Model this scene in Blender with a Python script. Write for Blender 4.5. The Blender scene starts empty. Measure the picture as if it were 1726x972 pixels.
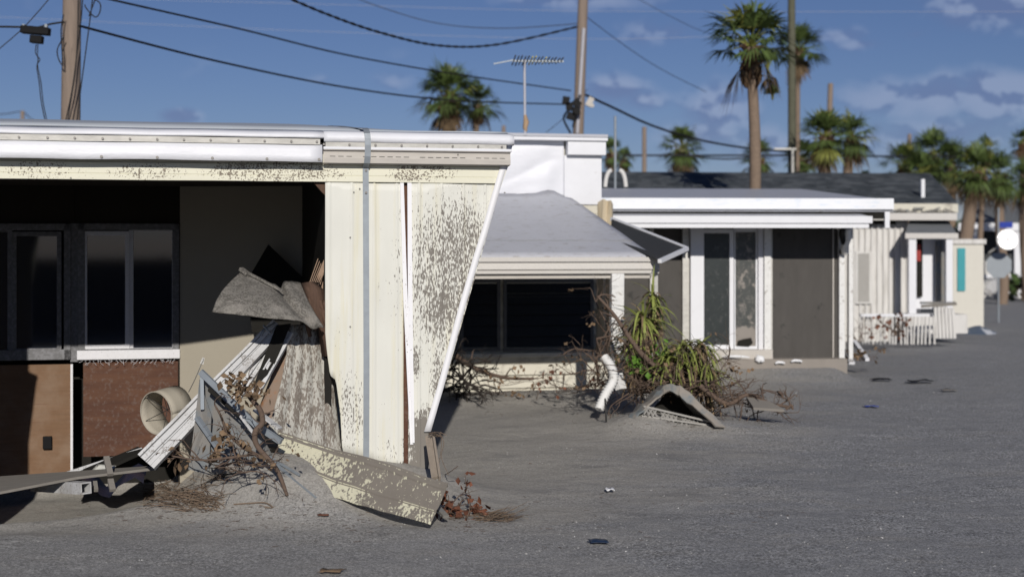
import bpy, math, random
from mathutils import Vector, Matrix, noise
R = math.radians
rnd = random.Random(7)
scene = bpy.context.scene
COL = scene.collection

# ------------------------------------------------------------------ camera
K, H, PXC, PYH = 2397.0, 2.2, 863.0, 418.0      # focal length in photo pixels, eye height, centre column, horizon row
cam_d = bpy.data.cameras.new('camera'); cam = bpy.data.objects.new('camera', cam_d); COL.objects.link(cam)
cam.location = (0, 0, H); cam.rotation_euler = (R(90), 0, 0)
cam_d.sensor_width = 36.0; cam_d.lens = 36.0 * K / 1726.0
cam_d.shift_y = -(486 - PYH) / 1726.0
cam_d.clip_end = 5000; cam_d.clip_start = 0.1
cam_d.dof.use_dof = True; cam_d.dof.focus_distance = 12.7; cam_d.dof.aperture_fstop = 1.25
scene.camera = cam

# ------------------------------------------------------------------ light
SUN_EL, SUN_AZ = 24.0, 6.0                      # azimuth: degrees to the right of straight behind the camera
sx, sy, sz = math.sin(R(SUN_AZ)) * math.cos(R(SUN_EL)), -math.cos(R(SUN_AZ)) * math.cos(R(SUN_EL)), math.sin(R(SUN_EL))
sun_d = bpy.data.lights.new('sun', 'SUN'); sun = bpy.data.objects.new('sun', sun_d); COL.objects.link(sun)
sun_d.energy = 3.7; sun_d.angle = R(0.55); sun_d.color = (1.0, 0.945, 0.87)
sun.rotation_euler = Vector((sx, sy, sz)).to_track_quat('Z', 'Y').to_euler()
scene.view_settings.view_transform = 'Standard'; scene.view_settings.look = 'None'
scene.view_settings.gamma = 1.0; scene.view_settings.use_curve_mapping = False
scene.view_settings.exposure = 0.0
scene.render.engine = 'CYCLES'

# ------------------------------------------------------------------ node helpers
class NT:
    def __init__(s, tree): s.t = tree; s.n = tree.nodes; s.l = tree.links
    def node(s, typ, **kw):
        n = s.n.new(typ)
        for k, v in kw.items():
            if hasattr(n, k): setattr(n, k, v)
        return n
    def put(s, sock, v):
        if isinstance(v, bpy.types.NodeSocket): s.l.new(v, sock)
        elif v is not None:
            if sock.type == 'RGBA' and len(v) == 3: v = (*v, 1)
            sock.default_value = v
    def m(s, op, a, b=None, c=None, clamp=False):
        n = s.node('ShaderNodeMath', operation=op, use_clamp=clamp)
        s.put(n.inputs[0], a); s.put(n.inputs[1], b); s.put(n.inputs[2], c)
        return n.outputs[0]
    def mix(s, f, a, b):
        n = s.node('ShaderNodeMix', data_type='RGBA')
        s.put(n.inputs[0], f); s.put(n.inputs[6], a); s.put(n.inputs[7], b)
        return n.outputs[2]
    def mapping(s, vec, loc=(0, 0, 0), scale=(1, 1, 1), typ='POINT', rot=(0, 0, 0)):
        n = s.node('ShaderNodeMapping', vector_type=typ)
        s.put(n.inputs['Vector'], vec); n.inputs['Scale'].default_value = scale
        if 'Location' in n.inputs: n.inputs['Location'].default_value = loc
        if 'Rotation' in n.inputs: n.inputs['Rotation'].default_value = rot
        return n.outputs[0]
    def noise(s, vec, scale=5, detail=4, rough=.55, dist=0):
        n = s.node('ShaderNodeTexNoise'); s.put(n.inputs['Vector'], vec)
        n.inputs['Scale'].default_value = scale; n.inputs['Detail'].default_value = detail
        n.inputs['Roughness'].default_value = rough; n.inputs['Distortion'].default_value = dist
        return n.outputs[0]
    def smooth(s, v, lo, hi):
        n = s.node('ShaderNodeMapRange', interpolation_type='SMOOTHSTEP')
        s.put(n.inputs[0], v); n.inputs[1].default_value = lo; n.inputs[2].default_value = hi
        return n.outputs[0]
    def blob(s, vec, c, r):
        g = s.node('ShaderNodeTexGradient', gradient_type='SPHERICAL')
        s.put(g.inputs[0], s.mapping(vec, c, r, 'TEXTURE')); return g.outputs['Fac']

def mat(name, base, rough=.7, spec=.3, metal=0.0, layers=(), mottle=.12, mscale=6, mstretch=(1, 1, 1),
        bump=.2, bscale=60, bstretch=(1, 1, 1), bdist=.004, island=0.0, trans=0.0, alpha=None):
    """layers: dicts color, scale, stretch, thr, soft, blobs[(centre, radii, amount)], rough, dist"""
    m = bpy.data.materials.new(name); m.use_nodes = True
    t = NT(m.node_tree); bs = t.n['Principled BSDF']
    co = t.node('ShaderNodeTexCoord').outputs['Object']
    big = t.noise(t.mapping(co, scale=mstretch), mscale, 5, .6)
    f = t.m('MULTIPLY_ADD', big, 2 * mottle, 1 - mottle)
    if island:
        ri = t.node('ShaderNodeNewGeometry').outputs['Random Per Island']
        f = t.m('MULTIPLY', f, t.m('MULTIPLY_ADD', ri, 2 * island, 1 - island))
    v = t.node('ShaderNodeVectorMath', operation='SCALE'); v.inputs[0].default_value = base; t.put(v.inputs['Scale'], f)
    c = v.outputs[0]; rg = rough
    hsum = None
    for L in layers:
        n1 = t.noise(t.mapping(co, loc=L.get('off', (0, 0, 0)), scale=L.get('stretch', (1, 1, 1))), L.get('scale', 8), L.get('detail', 6), L.get('nrough', .62), L.get('dist', 0))
        val = n1
        if L.get('fine'):
            n2 = t.noise(t.mapping(co, scale=L.get('fstretch', (1, 1, 1))), L['fine'], 3, .6)
            val = t.m('ADD', t.m('MULTIPLY', n1, .5), t.m('MULTIPLY_ADD', t.m('SUBTRACT', n2, .5), L.get('fw', .5), .25))
        if 'blobs' in L:
            acc = None
            for (cc, rr, am) in L['blobs']:
                bb = t.m('MULTIPLY', t.smooth(t.blob(co, cc, rr), 0, L.get('soft_r', .6)), am)
                acc = bb if acc is None else t.m('MAXIMUM', acc, bb)
            val = t.m('ADD', val, acc)
        k = t.smooth(val, L['thr'] - L.get('soft', .02), L['thr'] + L.get('soft', .02))
        k = t.m('MULTIPLY', k, L.get('amt', 1.0))
        c = t.mix(k, c, L['color'])
        if 'rough' in L:
            rg = t.m('ADD', t.m('MULTIPLY', k, L['rough'] - rough), rough) if not isinstance(rg, bpy.types.NodeSocket) else rg
        if L.get('h'):
            hh = t.m('MULTIPLY', k, L['h']); hsum = hh if hsum is None else t.m('ADD', hsum, hh)
    t.put(bs.inputs['Base Color'], c); t.put(bs.inputs['Roughness'], rg)
    bs.inputs['Specular IOR Level'].default_value = spec; bs.inputs['Metallic'].default_value = metal
    if trans: bs.inputs['Transmission Weight'].default_value = trans
    if alpha is not None: bs.inputs['Alpha'].default_value = alpha
    if bump:
        nb = t.noise(t.mapping(co, scale=bstretch), bscale, 4, .65)
        if hsum is not None: nb = t.m('ADD', nb, hsum)
        b = t.node('ShaderNodeBump'); b.inputs['Strength'].default_value = bump; b.inputs['Distance'].default_value = bdist
        t.put(b.inputs['Height'], nb); t.l.new(b.outputs[0], bs.inputs['Normal'])
    return m

# ------------------------------------------------------------------ world: sky with scattered clouds
w = bpy.data.worlds.new('World'); scene.world = w; w.use_nodes = True
t = NT(w.node_tree); bg = t.n['Background']
sky = t.node('ShaderNodeTexSky', sky_type='NISHITA'); sky.sun_disc = False
sky.sun_elevation = R(SUN_EL); sky.sun_rotation = R(180 - SUN_AZ)
sky.altitude = 1200; sky.air_density = 1.0; sky.dust_density = .05; sky.ozone_density = 6.0
gen = t.node('ShaderNodeTexCoord').outputs['Generated']
sep = t.node('ShaderNodeSeparateXYZ'); t.put(sep.inputs[0], gen)
az = t.m('ARCTAN2', sep.outputs[0], sep.outputs[1]); el = t.m('ARCSINE', sep.outputs[2])
cmb = t.node('ShaderNodeCombineXYZ'); t.put(cmb.inputs[0], az); t.put(cmb.inputs[1], el)
ang = cmb.outputs[0]
wn = t.noise(t.mapping(ang, scale=(1, 1.35, 1)), 20, 5, .52)
wn2 = t.noise(t.mapping(ang, loc=(3, 1, 0), scale=(1, 1.6, 1)), 14, 4, .5)
def skyang(px, py): return math.atan((px - PXC) / K), math.atan((PYH - py) / K)
clouds = [(1690, 22, 115, 60, .62), (1560, 170, 120, 38, .6), (1690, 170, 120, 42, .62), (1410, 70, 60, 16, .42), (1450, 85, 60, 12, .36),
          (1205, 185, 75, 52, .6), (1180, 225, 90, 40, .52), (1040, 152, 80, 26, .46), (1090, 170, 60, 24, .44), (1130, 58, 90, 26, .40),
          (980, 2, 130, 18, .50), (302, 202, 34, 14, .75), (1500, 240, 170, 40, .36), (1300, 250, 120, 45, .42), (1620, 235, 120, 40, .38), (540, 136, 30, 10, .3), (665, 140, 40, 20, .28), (1545, 72, 40, 14, .34)]
acc = None
for (cx, cy, rx, ry, am) in clouds:
    a0, e0 = skyang(cx, cy)
    b = t.m('MULTIPLY', t.blob(ang, (a0, e0, 0), (rx * 1.5 / K, ry * 1.5 / K, 1)), am * 1.25)
    acc = b if acc is None else t.m('MAXIMUM', acc, b)
up = t.noise(t.mapping(ang, loc=(0, .010, 0), scale=(1, 1.35, 1)), 20, 5, .52)
dens = t.smooth(t.m('ADD', acc, t.m('MULTIPLY', t.m('SUBTRACT', wn, .5), 1.15)), .10, .62)
lit = t.smooth(t.m('ADD', t.m('MULTIPLY', t.m('SUBTRACT', wn, up), 9), t.m('SUBTRACT', wn2, .25)), .0, .62)
ccol = t.mix(lit, (2.7, 3.6, 6.8), (6.2, 7.4, 10.6))
dk = t.m('MULTIPLY', dens, .60)
tint = t.node('ShaderNodeMix', data_type='RGBA', blend_type='MULTIPLY'); t.put(tint.inputs[0], 1.0); t.put(tint.inputs[6], sky.outputs[0]); t.put(tint.inputs[7], (.98, .83, .92))
skyc = t.mix(dk, tint.outputs[2], ccol)
t.put(bg.inputs['Color'], skyc); bg.inputs['Strength'].default_value = .050

# ------------------------------------------------------------------ mesh helpers
def P(px, py, Y): return Vector(((px - PXC) * Y / K, Y, H + (PYH - py) * Y / K))
def rotm(a): return Matrix.Rotation(a, 3, 'Z')

class Frame:
    """a building's own axes: u along its long front, v into it, z up"""
    def __init__(s, px, Y, deg):
        s.O = Vector(((px - PXC) * Y / K, Y, 0)); s.a = R(deg); s.c, s.s = math.cos(s.a), math.sin(s.a)
    def p(s, px, py, v=0.0):
        k = (px - PXC) / K
        Y = (v + s.O.y * s.c - s.O.x * s.s) / (s.c - s.s * k)
        X = k * Y
        return Vector(((X - s.O.x) * s.c + (Y - s.O.y) * s.s, v, H + (PYH - py) * Y / K))
    def u(s, px, v=0.0): return s.p(px, 0, v).x
    def world(s, q): return Vector((s.O.x + q[0] * s.c - q[1] * s.s, s.O.y + q[0] * s.s + q[1] * s.c, q[2]))
    def local(s, q):
        dx, dy = q[0] - s.O.x, q[1] - s.O.y
        return Vector((dx * s.c + dy * s.s, -dx * s.s + dy * s.c, q[2]))

class MB:
    def __init__(s): s.v = []; s.f = []; s.sm = []
    def add(s, vs, fs, smooth=False):
        b = len(s.v); s.v += [tuple(x) for x in vs]
        for f in fs: s.f.append(tuple(b + i for i in f)); s.sm.append(smooth)
        return s
    def box(s, lo, hi):
        x0, y0, z0 = lo; x1, y1, z1 = hi
        return s.add([(x0, y0, z0), (x1, y0, z0), (x1, y1, z0), (x0, y1, z0), (x0, y0, z1), (x1, y0, z1), (x1, y1, z1), (x0, y1, z1)],
                     [(0, 3, 2, 1), (4, 5, 6, 7), (0, 1, 5, 4), (1, 2, 6, 5), (2, 3, 7, 6), (3, 0, 4, 7)])
    def rbox(s, c, size, M=None):
        M = M or Matrix.Identity(3); h = Vector(size) / 2; c = Vector(c)
        vs = [c + M @ Vector((a * h.x, b * h.y, d * h.z)) for d in (-1, 1) for a, b in ((-1, -1), (1, -1), (1, 1), (-1, 1))]
        return s.add(vs, [(0, 3, 2, 1), (4, 5, 6, 7), (0, 1, 5, 4), (1, 2, 6, 5), (2, 3, 7, 6), (3, 0, 4, 7)])
    def bar(s, a, b, w, h, up=(0, 0, 1)):
        a, b = Vector(a), Vector(b); d = (b - a).normalized(); side = d.cross(Vector(up))
        if side.length < .01: side = d.cross(Vector((1, 0, 0)))
        side.normalize(); u = side.cross(d).normalized()
        vs = [q + side * (i * w / 2) + u * (j * h / 2) for q in (a, b) for i, j in ((-1, -1), (1, -1), (1, 1), (-1, 1))]
        return s.add(vs, [(0, 3, 2, 1), (4, 5, 6, 7), (0, 1, 5, 4), (1, 2, 6, 5), (2, 3, 7, 6), (3, 0, 4, 7)])
    def tube(s, pts, r, n=6, caps=True):
        pts = [Vector(p) for p in pts]; m = len(pts)
        rs = r if isinstance(r, (list, tuple)) else [r] * m
        vs = []; prev = None
        for i, p in enumerate(pts):
            d = (pts[min(i + 1, m - 1)] - pts[max(i - 1, 0)])
            d = d.normalized() if d.length > 1e-9 else Vector((0, 0, 1))
            if prev is None:
                a = d.cross(Vector((0, 0, 1)))
                if a.length < .05: a = d.cross(Vector((1, 0, 0)))
            else:
                a = prev - d * prev.dot(d)
                if a.length < 1e-4: a = d.cross(Vector((0, 1, 0)))
            a.normalize(); prev = a; b = d.cross(a)
            for k in range(n):
                th = 2 * math.pi * k / n
                vs.append(p + (a * math.cos(th) + b * math.sin(th)) * rs[i])
        fs = [(i * n + k, i * n + (k + 1) % n, (i + 1) * n + (k + 1) % n, (i + 1) * n + k) for i in range(m - 1) for k in range(n)]
        s.add(vs, fs, True)
        if caps:
            s.add([vs[k] for k in range(n)], [tuple(range(n))[::-1]]); s.add([vs[(m - 1) * n + k] for k in range(n)], [tuple(range(n))])
        return s
    def grid(s, rows, smooth=True):
        m, n = len(rows), len(rows[0])
        return s.add([p for r in rows for p in r], [(i * n + j, i * n + j + 1, (i + 1) * n + j + 1, (i + 1) * n + j) for i in range(m - 1) for j in range(n - 1)], smooth)
    def prism(s, poly, off):
        """closed polygon of 3-D points pushed along off"""
        n = len(poly); off = Vector(off); a = [Vector(p) for p in poly]
        return s.add(a + [p + off for p in a], [tuple(range(n)), tuple(range(2 * n - 1, n - 1, -1))] + [(i, (i + 1) % n, n + (i + 1) % n, n + i)[::-1] for i in range(n)])
    def build(s, name, material, parent=None, solid=0, bevel=0, center=True):
        me = bpy.data.meshes.new(name)
        org = Vector((0, 0, 0))
        if parent is None and center and s.v:
            xs = [v[0] for v in s.v]; ys = [v[1] for v in s.v]; zs = [v[2] for v in s.v]
            org = Vector(((min(xs) + max(xs)) / 2, (min(ys) + max(ys)) / 2, min(zs)))
        me.from_pydata([tuple(Vector(v) - org) for v in s.v], [], s.f); me.update()
        me.polygons.foreach_set('use_smooth', s.sm)
        o = bpy.data.objects.new(name, me); COL.objects.link(o); o.location = org
        if parent is not None: o.parent = parent
        me.materials.append(material)
        if solid:
            md = o.modifiers.new('thick', 'SOLIDIFY'); md.thickness = solid; md.offset = 0
        if bevel:
            md = o.modifiers.new('edge', 'BEVEL'); md.width = bevel; md.segments = 2; md.limit_method = 'ANGLE'; md.angle_limit = R(40)
        return o

def tag(o, label=None, cat=None, group=None, kind=None):
    if label: o['label'] = label
    if cat: o['category'] = cat
    if group: o['group'] = group
    if kind: o['kind'] = kind
    return o
def empty(name, loc, rz=0, **kw):
    o = bpy.data.objects.new(name, None); COL.objects.link(o); o.location = loc; o.rotation_euler = (0, 0, rz); o.empty_display_size = .2
    return tag(o, **kw)
def inv(e, q):      # world point -> local point of an unrotated empty
    return Vector(q) - Vector(e.location)
def nz(x, y, z=0, s=1): return noise.noise(Vector((x * s, y * s, z * s)))
def sstep(a, b, x):
    k = max(0, min(1, (x - a) / (b - a))); return k * k * (3 - 2 * k)

# ------------------------------------------------------------------ frames of the five homes along the lane
F1 = Frame(725, 13.0, 12); F2 = Frame(862, 21.5, 12); F3 = Frame(1420, 24.2, 4); F4 = Frame(1440, 33.5, 4)

# ------------------------------------------------------------------ ground height
def gauss(x, y, cx, cy, rx, ry, a): return a * math.exp(-((x - cx) / rx) ** 2 - ((y - cy) / ry) ** 2)
def gz(x, y):
    q = F1.local((x, y, 0))
    z = .05 * nz(x, y, 0, .35) + .018 * nz(x, y, 3, 1.3) + .006 * nz(x, y, 7, 4.0)
    z += -.05 * sstep(8, 3, abs(y - 11))
    # drift against the torn corner of the nearest home
    z += gauss(x, y, -1.75, 12.65, 1.0, .5, .40)
    z += gauss(x, y, -.95, 13.1, .6, .35, .20)
    z += gauss(x, y, -2.6, 12.3, .9, .45, .10)
    z += gauss(x, y, -1.70, 11.95, .62, .42, .20) + gauss(x, y, -2.1, 12.2, .5, .4, .10)
    # washed-out hollow under the porch
    hollow = sstep(-.45, .35, q.y) * sstep(5.2, 4.0, q.y) * sstep(-1.7, -2.5, q.x + .15 * nz(x, y, 1, 2))
    z -= .62 * hollow
    z += .06 * sstep(-3.0, -1.9, q.x) * 0
    z += gauss(x, y, -4.2, 11.6, .9, .35, -.06)
    # sand banked on the second home and under its rubbish
    q2 = F2.local((x, y, 0))
    z += .11 * math.exp(-((q2.y + 1.0) / .8) ** 2) * sstep(-2.6, -1.6, q2.x + .0) * sstep(3.2, 1.8, q2.x)
    z += gauss(x, y, 2.1, 17.6, 1.5, 1.0, .16) + gauss(x, y, .6, 18.6, .8, .7, .05) + gauss(x, y, 1.55, 17.0, .4, .5, .17) + gauss(x, y, 2.45, 16.9, .4, .4, .06)
    # drift along the third home
    q3 = F3.local((x, y, 0))
    z += .22 * math.exp(-((q3.y - .1) / 1.0) ** 2) * sstep(-3.4, -2.2, q3.x) * sstep(.15, -.3, q3.x)
    return z

def axis(lo, hi, a, b, fine, grow=1.13):
    xs = [a + i * fine for i in range(int((b - a) / fine) + 1)]
    st = fine; x = xs[-1]
    while x < hi: st *= grow; x += st; xs.append(x)
    st = fine; x = xs[0]; pre = []
    while x > lo: st *= grow; x -= st; pre.append(x)
    return pre[::-1] + xs
xs = axis(-900, 900, -6.2, 6.5, .055); ys = axis(-400, 1800, 8.2, 20.0, .055)
g = MB(); g.grid([[(x, y, gz(x, y)) for x in xs] for y in ys])

def ground_material():
    m = bpy.data.materials.new('sand_and_gravel'); m.use_nodes = True
    t = NT(m.node_tree); bs = t.n['Principled BSDF']; co = t.node('ShaderNodeTexCoord').outputs['Object']
    n1 = t.noise(t.mapping(co, scale=(.6, 1.5, 1)), .9, 6, .6, .4)
    n2 = t.noise(t.mapping(co, scale=(1, 3.0, 1)), 3.2, 7, .7)
    n3 = t.noise(co, 75, 5, .8)
    sepn = t.node('ShaderNodeSeparateXYZ'); t.put(sepn.inputs[0], co)
    # gravel lane to the right, silt along the homes
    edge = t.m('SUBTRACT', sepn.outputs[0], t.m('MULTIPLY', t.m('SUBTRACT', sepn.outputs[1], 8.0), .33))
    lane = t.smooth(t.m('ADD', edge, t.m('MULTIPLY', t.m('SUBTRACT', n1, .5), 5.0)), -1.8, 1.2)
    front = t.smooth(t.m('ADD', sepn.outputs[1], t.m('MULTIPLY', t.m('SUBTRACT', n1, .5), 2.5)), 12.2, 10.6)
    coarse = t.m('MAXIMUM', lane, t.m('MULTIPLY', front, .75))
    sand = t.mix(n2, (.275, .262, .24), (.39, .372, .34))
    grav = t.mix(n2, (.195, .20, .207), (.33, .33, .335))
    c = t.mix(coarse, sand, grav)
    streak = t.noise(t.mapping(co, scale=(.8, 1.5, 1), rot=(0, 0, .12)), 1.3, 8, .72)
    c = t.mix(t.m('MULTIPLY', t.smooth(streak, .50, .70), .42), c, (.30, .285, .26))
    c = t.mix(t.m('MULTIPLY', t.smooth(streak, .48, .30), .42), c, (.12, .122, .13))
    grain = t.m('MULTIPLY_ADD', t.m('SUBTRACT', n3, .5), t.m('MULTIPLY_ADD', coarse, 2.6, 1.3), 1.0)
    v = t.node('ShaderNodeVectorMath', operation='SCALE'); t.put(v.inputs[0], c); t.put(v.inputs['Scale'], grain)
    vo = t.node('ShaderNodeTexVoronoi'); t.put(vo.inputs['Vector'], co); vo.inputs['Scale'].default_value = 58
    wht = t.node('ShaderNodeSeparateColor'); t.put(wht.inputs[0], vo.outputs['Color'])
    patch = t.smooth(t.noise(co, 1.1, 5, .6), .35, .65)
    cell = t.m('MULTIPLY_ADD', t.m('MULTIPLY', t.m('SUBTRACT', wht.outputs[2], .5), t.m('MULTIPLY_ADD', t.m('MULTIPLY', coarse, patch), .85, .25)), 1.0, 1.0)
    v3 = t.node('ShaderNodeVectorMath', operation='SCALE'); t.put(v3.inputs[0], v.outputs[0]); t.put(v3.inputs['Scale'], cell); v = v3
    pick = t.m('GREATER_THAN', wht.outputs[0], .95); near = t.m('LESS_THAN', vo.outputs['Distance'], .30)
    peb = t.m('MULTIPLY', t.m('MULTIPLY', pick, near), t.m('MULTIPLY_ADD', coarse, .75, .05))
    c2 = t.mix(peb, v.outputs[0], (.40, .395, .385))
    pk2 = t.m('MULTIPLY', t.m('MULTIPLY', t.m('GREATER_THAN', wht.outputs[1], .86), near), t.m('MULTIPLY', coarse, .6))
    c2 = t.mix(pk2, c2, (.05, .05, .055))
    t.put(bs.inputs['Base Color'], c2); bs.inputs['Roughness'].default_value = .95; bs.inputs['Specular IOR Level'].default_value = .15
    hgt = t.m('ADD', t.m('MULTIPLY', t.noise(co, 34, 6, .75), .5), t.m('MULTIPLY', t.noise(t.mapping(co, scale=(1, 1.2, 1)), 5, 6, .65), 1.1))
    hgt = t.m('ADD', hgt, t.m('MULTIPLY', t.m('MULTIPLY', n3, .25), t.m('ADD', coarse, .35)))
    b = t.node('ShaderNodeBump'); b.inputs['Strength'].default_value = .75; b.inputs['Distance'].default_value = .022
    t.put(b.inputs['Height'], hgt); t.l.new(b.outputs[0], bs.inputs['Normal'])
    return m
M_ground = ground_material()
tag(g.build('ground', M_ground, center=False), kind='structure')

# ------------------------------------------------------------------ materials
MUD = (.165, .148, .130)
def uz(px, py): p = F1.p(px, py, 0); return (p.x, 0, p.z)
def rr(wpx, hpx): return (wpx / 186.0, 3.0, hpx / 186.0)
CREAM = (.665, .665, .61)
M_cream = mat('cream_paint_with_silt', CREAM, rough=.5, mottle=.05, mscale=3, mstretch=(3, 3, .6), bump=.12, bscale=30, bdist=.003, layers=[
    dict(color=(.62, .57, .36), scale=2.2, stretch=(5, 1, .22), thr=.60, soft=.12, amt=.5),
    dict(color=(.42, .40, .35), scale=9, stretch=(2.6, 1, .35), thr=.66, soft=.05, amt=.35, fine=60),
    dict(color=MUD, scale=8, stretch=(2.8, 1, .5), thr=.80, soft=.028, amt=.92, rough=.95, fine=40, fw=1.0, fstretch=(2.2, 1, .62), h=.5, nrough=.78, detail=10, soft_r=.85, blobs=[
        (uz(765, 465), rr(170, 260), .325), (uz(745, 520), rr(80, 90), .37), (uz(785, 420), rr(80, 170), .33), (uz(812, 500), rr(26, 190), .36), (uz(760, 400), rr(30, 120), .33), (uz(738, 640), rr(26, 120), .33), (uz(700, 610), rr(16, 60), .36), (uz(718, 745), rr(55, 95), .62), (uz(700, 790), rr(60, 30), .6),
        (uz(838, 400), rr(26, 150), .29), (uz(790, 560), rr(30, 70), .34), (uz(592, 690), rr(46, 125), .26), (uz(655, 760), rr(40, 40), .20), (uz(575, 560), rr(30, 60), .10), (uz(640, 700), rr(40, 90), .08)])])
M_header = mat('cream_header_paint', (.70, .685, .56), rough=.5, mottle=.06, mscale=4, mstretch=(.5, 1, 3), bump=.1, bscale=25, layers=[
    dict(color=(.24, .21, .17), scale=13, stretch=(1.6, 1, 1.0), nrough=.75, thr=.765, soft=.012, rough=.95, fine=60, fw=.8, blobs=[
        (uz(460, 290), rr(190, 30), .235), (uz(65, 287), rr(90, 26), .215), (uz(250, 290), rr(110, 24), .21), (uz(170, 292), rr(380, 26), .12),
        (uz(715, 288), rr(85, 26), .25), (uz(690, 297), rr(60, 14), .26)])])
M_white = mat('white_paint', (.72, .73, .76), rough=.45, mottle=.05, bump=.08, bscale=20, layers=[
    dict(color=(.45, .43, .40), scale=9, stretch=(1, 1, 1), thr=.69, soft=.06, amt=.4)])
M_slant = mat('chipped_white_trim', (.80, .80, .82), rough=.5, mottle=.05, layers=[
    dict(color=(.17, .145, .12), scale=30, stretch=(2, 1, .35), thr=.735, soft=.02, fine=80, blobs=[(uz(690, 560), rr(40, 260), .12), (uz(780, 600), rr(60, 200), .03)])])
M_membrane = mat('white_roof_membrane', (.70, .71, .75), rough=.45, mottle=.05, bump=.5, bscale=2.2, bstretch=(1, 1, 3), bdist=.02)
M_rooftop = mat('grazing_sun_roof_membrane', (.36, .39, .43), rough=.5, mottle=.10, mscale=2, bump=.2, bscale=3, bdist=.02)  # white roof top, greyed in its base colour to imitate grazing sun
M_galv = mat('galvanised_metal', (.27, .30, .33), rough=.5, metal=.3, mottle=.2, mscale=14, bump=.1)
M_bar = mat('dirty_aluminium_bar', (.48, .47, .44), rough=.5, metal=.35, mottle=.35, mscale=9, mstretch=(1, 1, 3), bump=.1)
M_trim = mat('weathered_gutter_trim', (.50, .47, .43), rough=.7, mottle=.15, mscale=9, mstretch=(.6, 1, 4), layers=[
    dict(color=(.16, .14, .12), scale=40, stretch=(1, 1, 1), thr=.72, soft=.03, amt=.7)])
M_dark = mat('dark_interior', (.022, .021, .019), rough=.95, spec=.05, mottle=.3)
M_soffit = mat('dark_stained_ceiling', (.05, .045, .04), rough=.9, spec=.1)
M_screw = mat('screw_steel', (.20, .19, .18), rough=.5, metal=.6)
M_upper = mat('brown_upper_panel', (.035, .030, .024), rough=.8, spec=.1, mottle=.15, mstretch=(6, 1, .4))
M_backwall = mat('beige_wall_board', (.35, .32, .26), rough=.8, spec=.12, mottle=.05, mscale=3, bump=.05)
M_frame = mat('dusty_grey_window_frame', (.16, .16, .165), rough=.7, mottle=.2, mscale=30, bump=.3, bscale=200, layers=[
    dict(color=(.28, .28, .30), scale=30, stretch=(1, 1, 1), thr=.55, soft=.1, amt=.5)])
M_sill = mat('white_window_sill', (.70, .70, .73), rough=.6, mottle=.1, mscale=20, layers=[
    dict(color=(.25, .23, .21), scale=60, thr=.64, soft=.04, amt=.5)])
M_ply = mat('orange_plywood', (.175, .10, .055), rough=.7, mottle=.25, mscale=4, mstretch=(.7, 1, 7), bump=.2, bscale=30, bstretch=(.5, 1, 6), layers=[
    dict(color=(.27, .20, .145), scale=3, stretch=(1, 1, 1), thr=.56, soft=.15, amt=.45),
    dict(color=(.12, .05, .03), scale=5, stretch=(.25, 1, 9), thr=.66, soft=.03, amt=.8)])
M_ply2 = mat('redbrown_plywood', (.085, .038, .024), rough=.75, mottle=.3, mscale=5, mstretch=(.5, 1, 8), bump=.3, bscale=40, bstretch=(.4, 1, 5), layers=[
    dict(color=(.13, .062, .035), scale=2, stretch=(.6, 1, 4), thr=.50, soft=.12, amt=.6),
    dict(color=(.15, .115, .10), scale=26, stretch=(1, 1, 1), thr=.60, soft=.10, amt=.6, blobs=[(uz(120, 640), rr(170, 130), .10)])])
def glass(name, col, rough=.08, spec=.6, dust=.0):
    return mat(name, col, rough=rough, spec=spec, mottle=.2, mscale=20, bump=.05 if dust else 0, bscale=300, layers=[
        dict(color=(.20, .195, .19), scale=14, stretch=(1, 1, 1), thr=.62, soft=.14, amt=dust, rough=.6)])
M_glass = mat('dark_window_glass', (.008, .013, .026), rough=.05, spec=.9, mottle=.1, bump=0)
M_glass2 = mat('dusty_door_glass', (.028, .034, .034), rough=.3, spec=.4, mottle=.3, mscale=8, layers=[dict(color=(.15, .15, .145), scale=7, stretch=(1.2, 1, 1), thr=.62, soft=.10, amt=.6, fine=26)])
M_glass3 = mat('muddy_door_glass', (.05, .055, .052), rough=.35, spec=.5, mottle=.3, mscale=8, layers=[
    dict(color=(.25, .225, .20), scale=6, thr=.62, soft=.05, blobs=[(tuple(F3.p(1260, 585)), (.9, 3, .45), .35)]),
    dict(color=(.22, .20, .18), scale=9, stretch=(1.6, 1, .7), thr=.57, soft=.09, amt=.75, fine=30)])
M_screen = mat('dusty_insect_screen', (.085, .08, .075), rough=.9, spec=.1, mottle=.22, mscale=2.2, mstretch=(2.5, 1, .8), bump=0, layers=[
    dict(color=(.03, .032, .032), scale=3.5, stretch=(1, 1, 1), thr=.64, soft=.05, amt=.7)])
M_mudsheet = mat('mud_caked_sheet_metal', (.20, .188, .168), rough=.85, mottle=.2, mscale=14, bump=.6, bscale=45, bdist=.008, layers=[
    dict(color=(.10, .093, .082), scale=16, stretch=(.6, 1.6, 1.6), thr=.51, soft=.03, amt=.8, fine=60, fw=.9, h=.8), dict(color=(.30, .28, .25), scale=5, thr=.58, soft=.08, amt=.6)])
M_sandsheet = mat('silt_streaked_siding', (.43, .42, .38), rough=.8, mottle=.12, mscale=7, bump=.5, bscale=40, bdist=.006, layers=[
    dict(color=(.19, .165, .14), scale=8, stretch=(2.8, 1, .7), thr=.50, soft=.03, fine=44, fstretch=(2.5, 1, .6), nrough=.6)])
M_fascia = mat('silt_covered_cream_fascia', (.60, .58, .44), rough=.75, mottle=.06, bump=.4, bscale=40, layers=[
    dict(color=(.20, .175, .15), scale=2.6, stretch=(1.3, 1.3, 1), thr=.475, soft=.012, fine=24, fstretch=(1.6, 1.2, .7), h=1.0, detail=9, nrough=.7, blobs=[((.25, -.05, .33), (.75, .6, .16), .16), ((-.1, .1, .12), (.45, .4, .2), .12), ((.35, -.45, .10), (.3, .3, .1), -.04)])])
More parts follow.
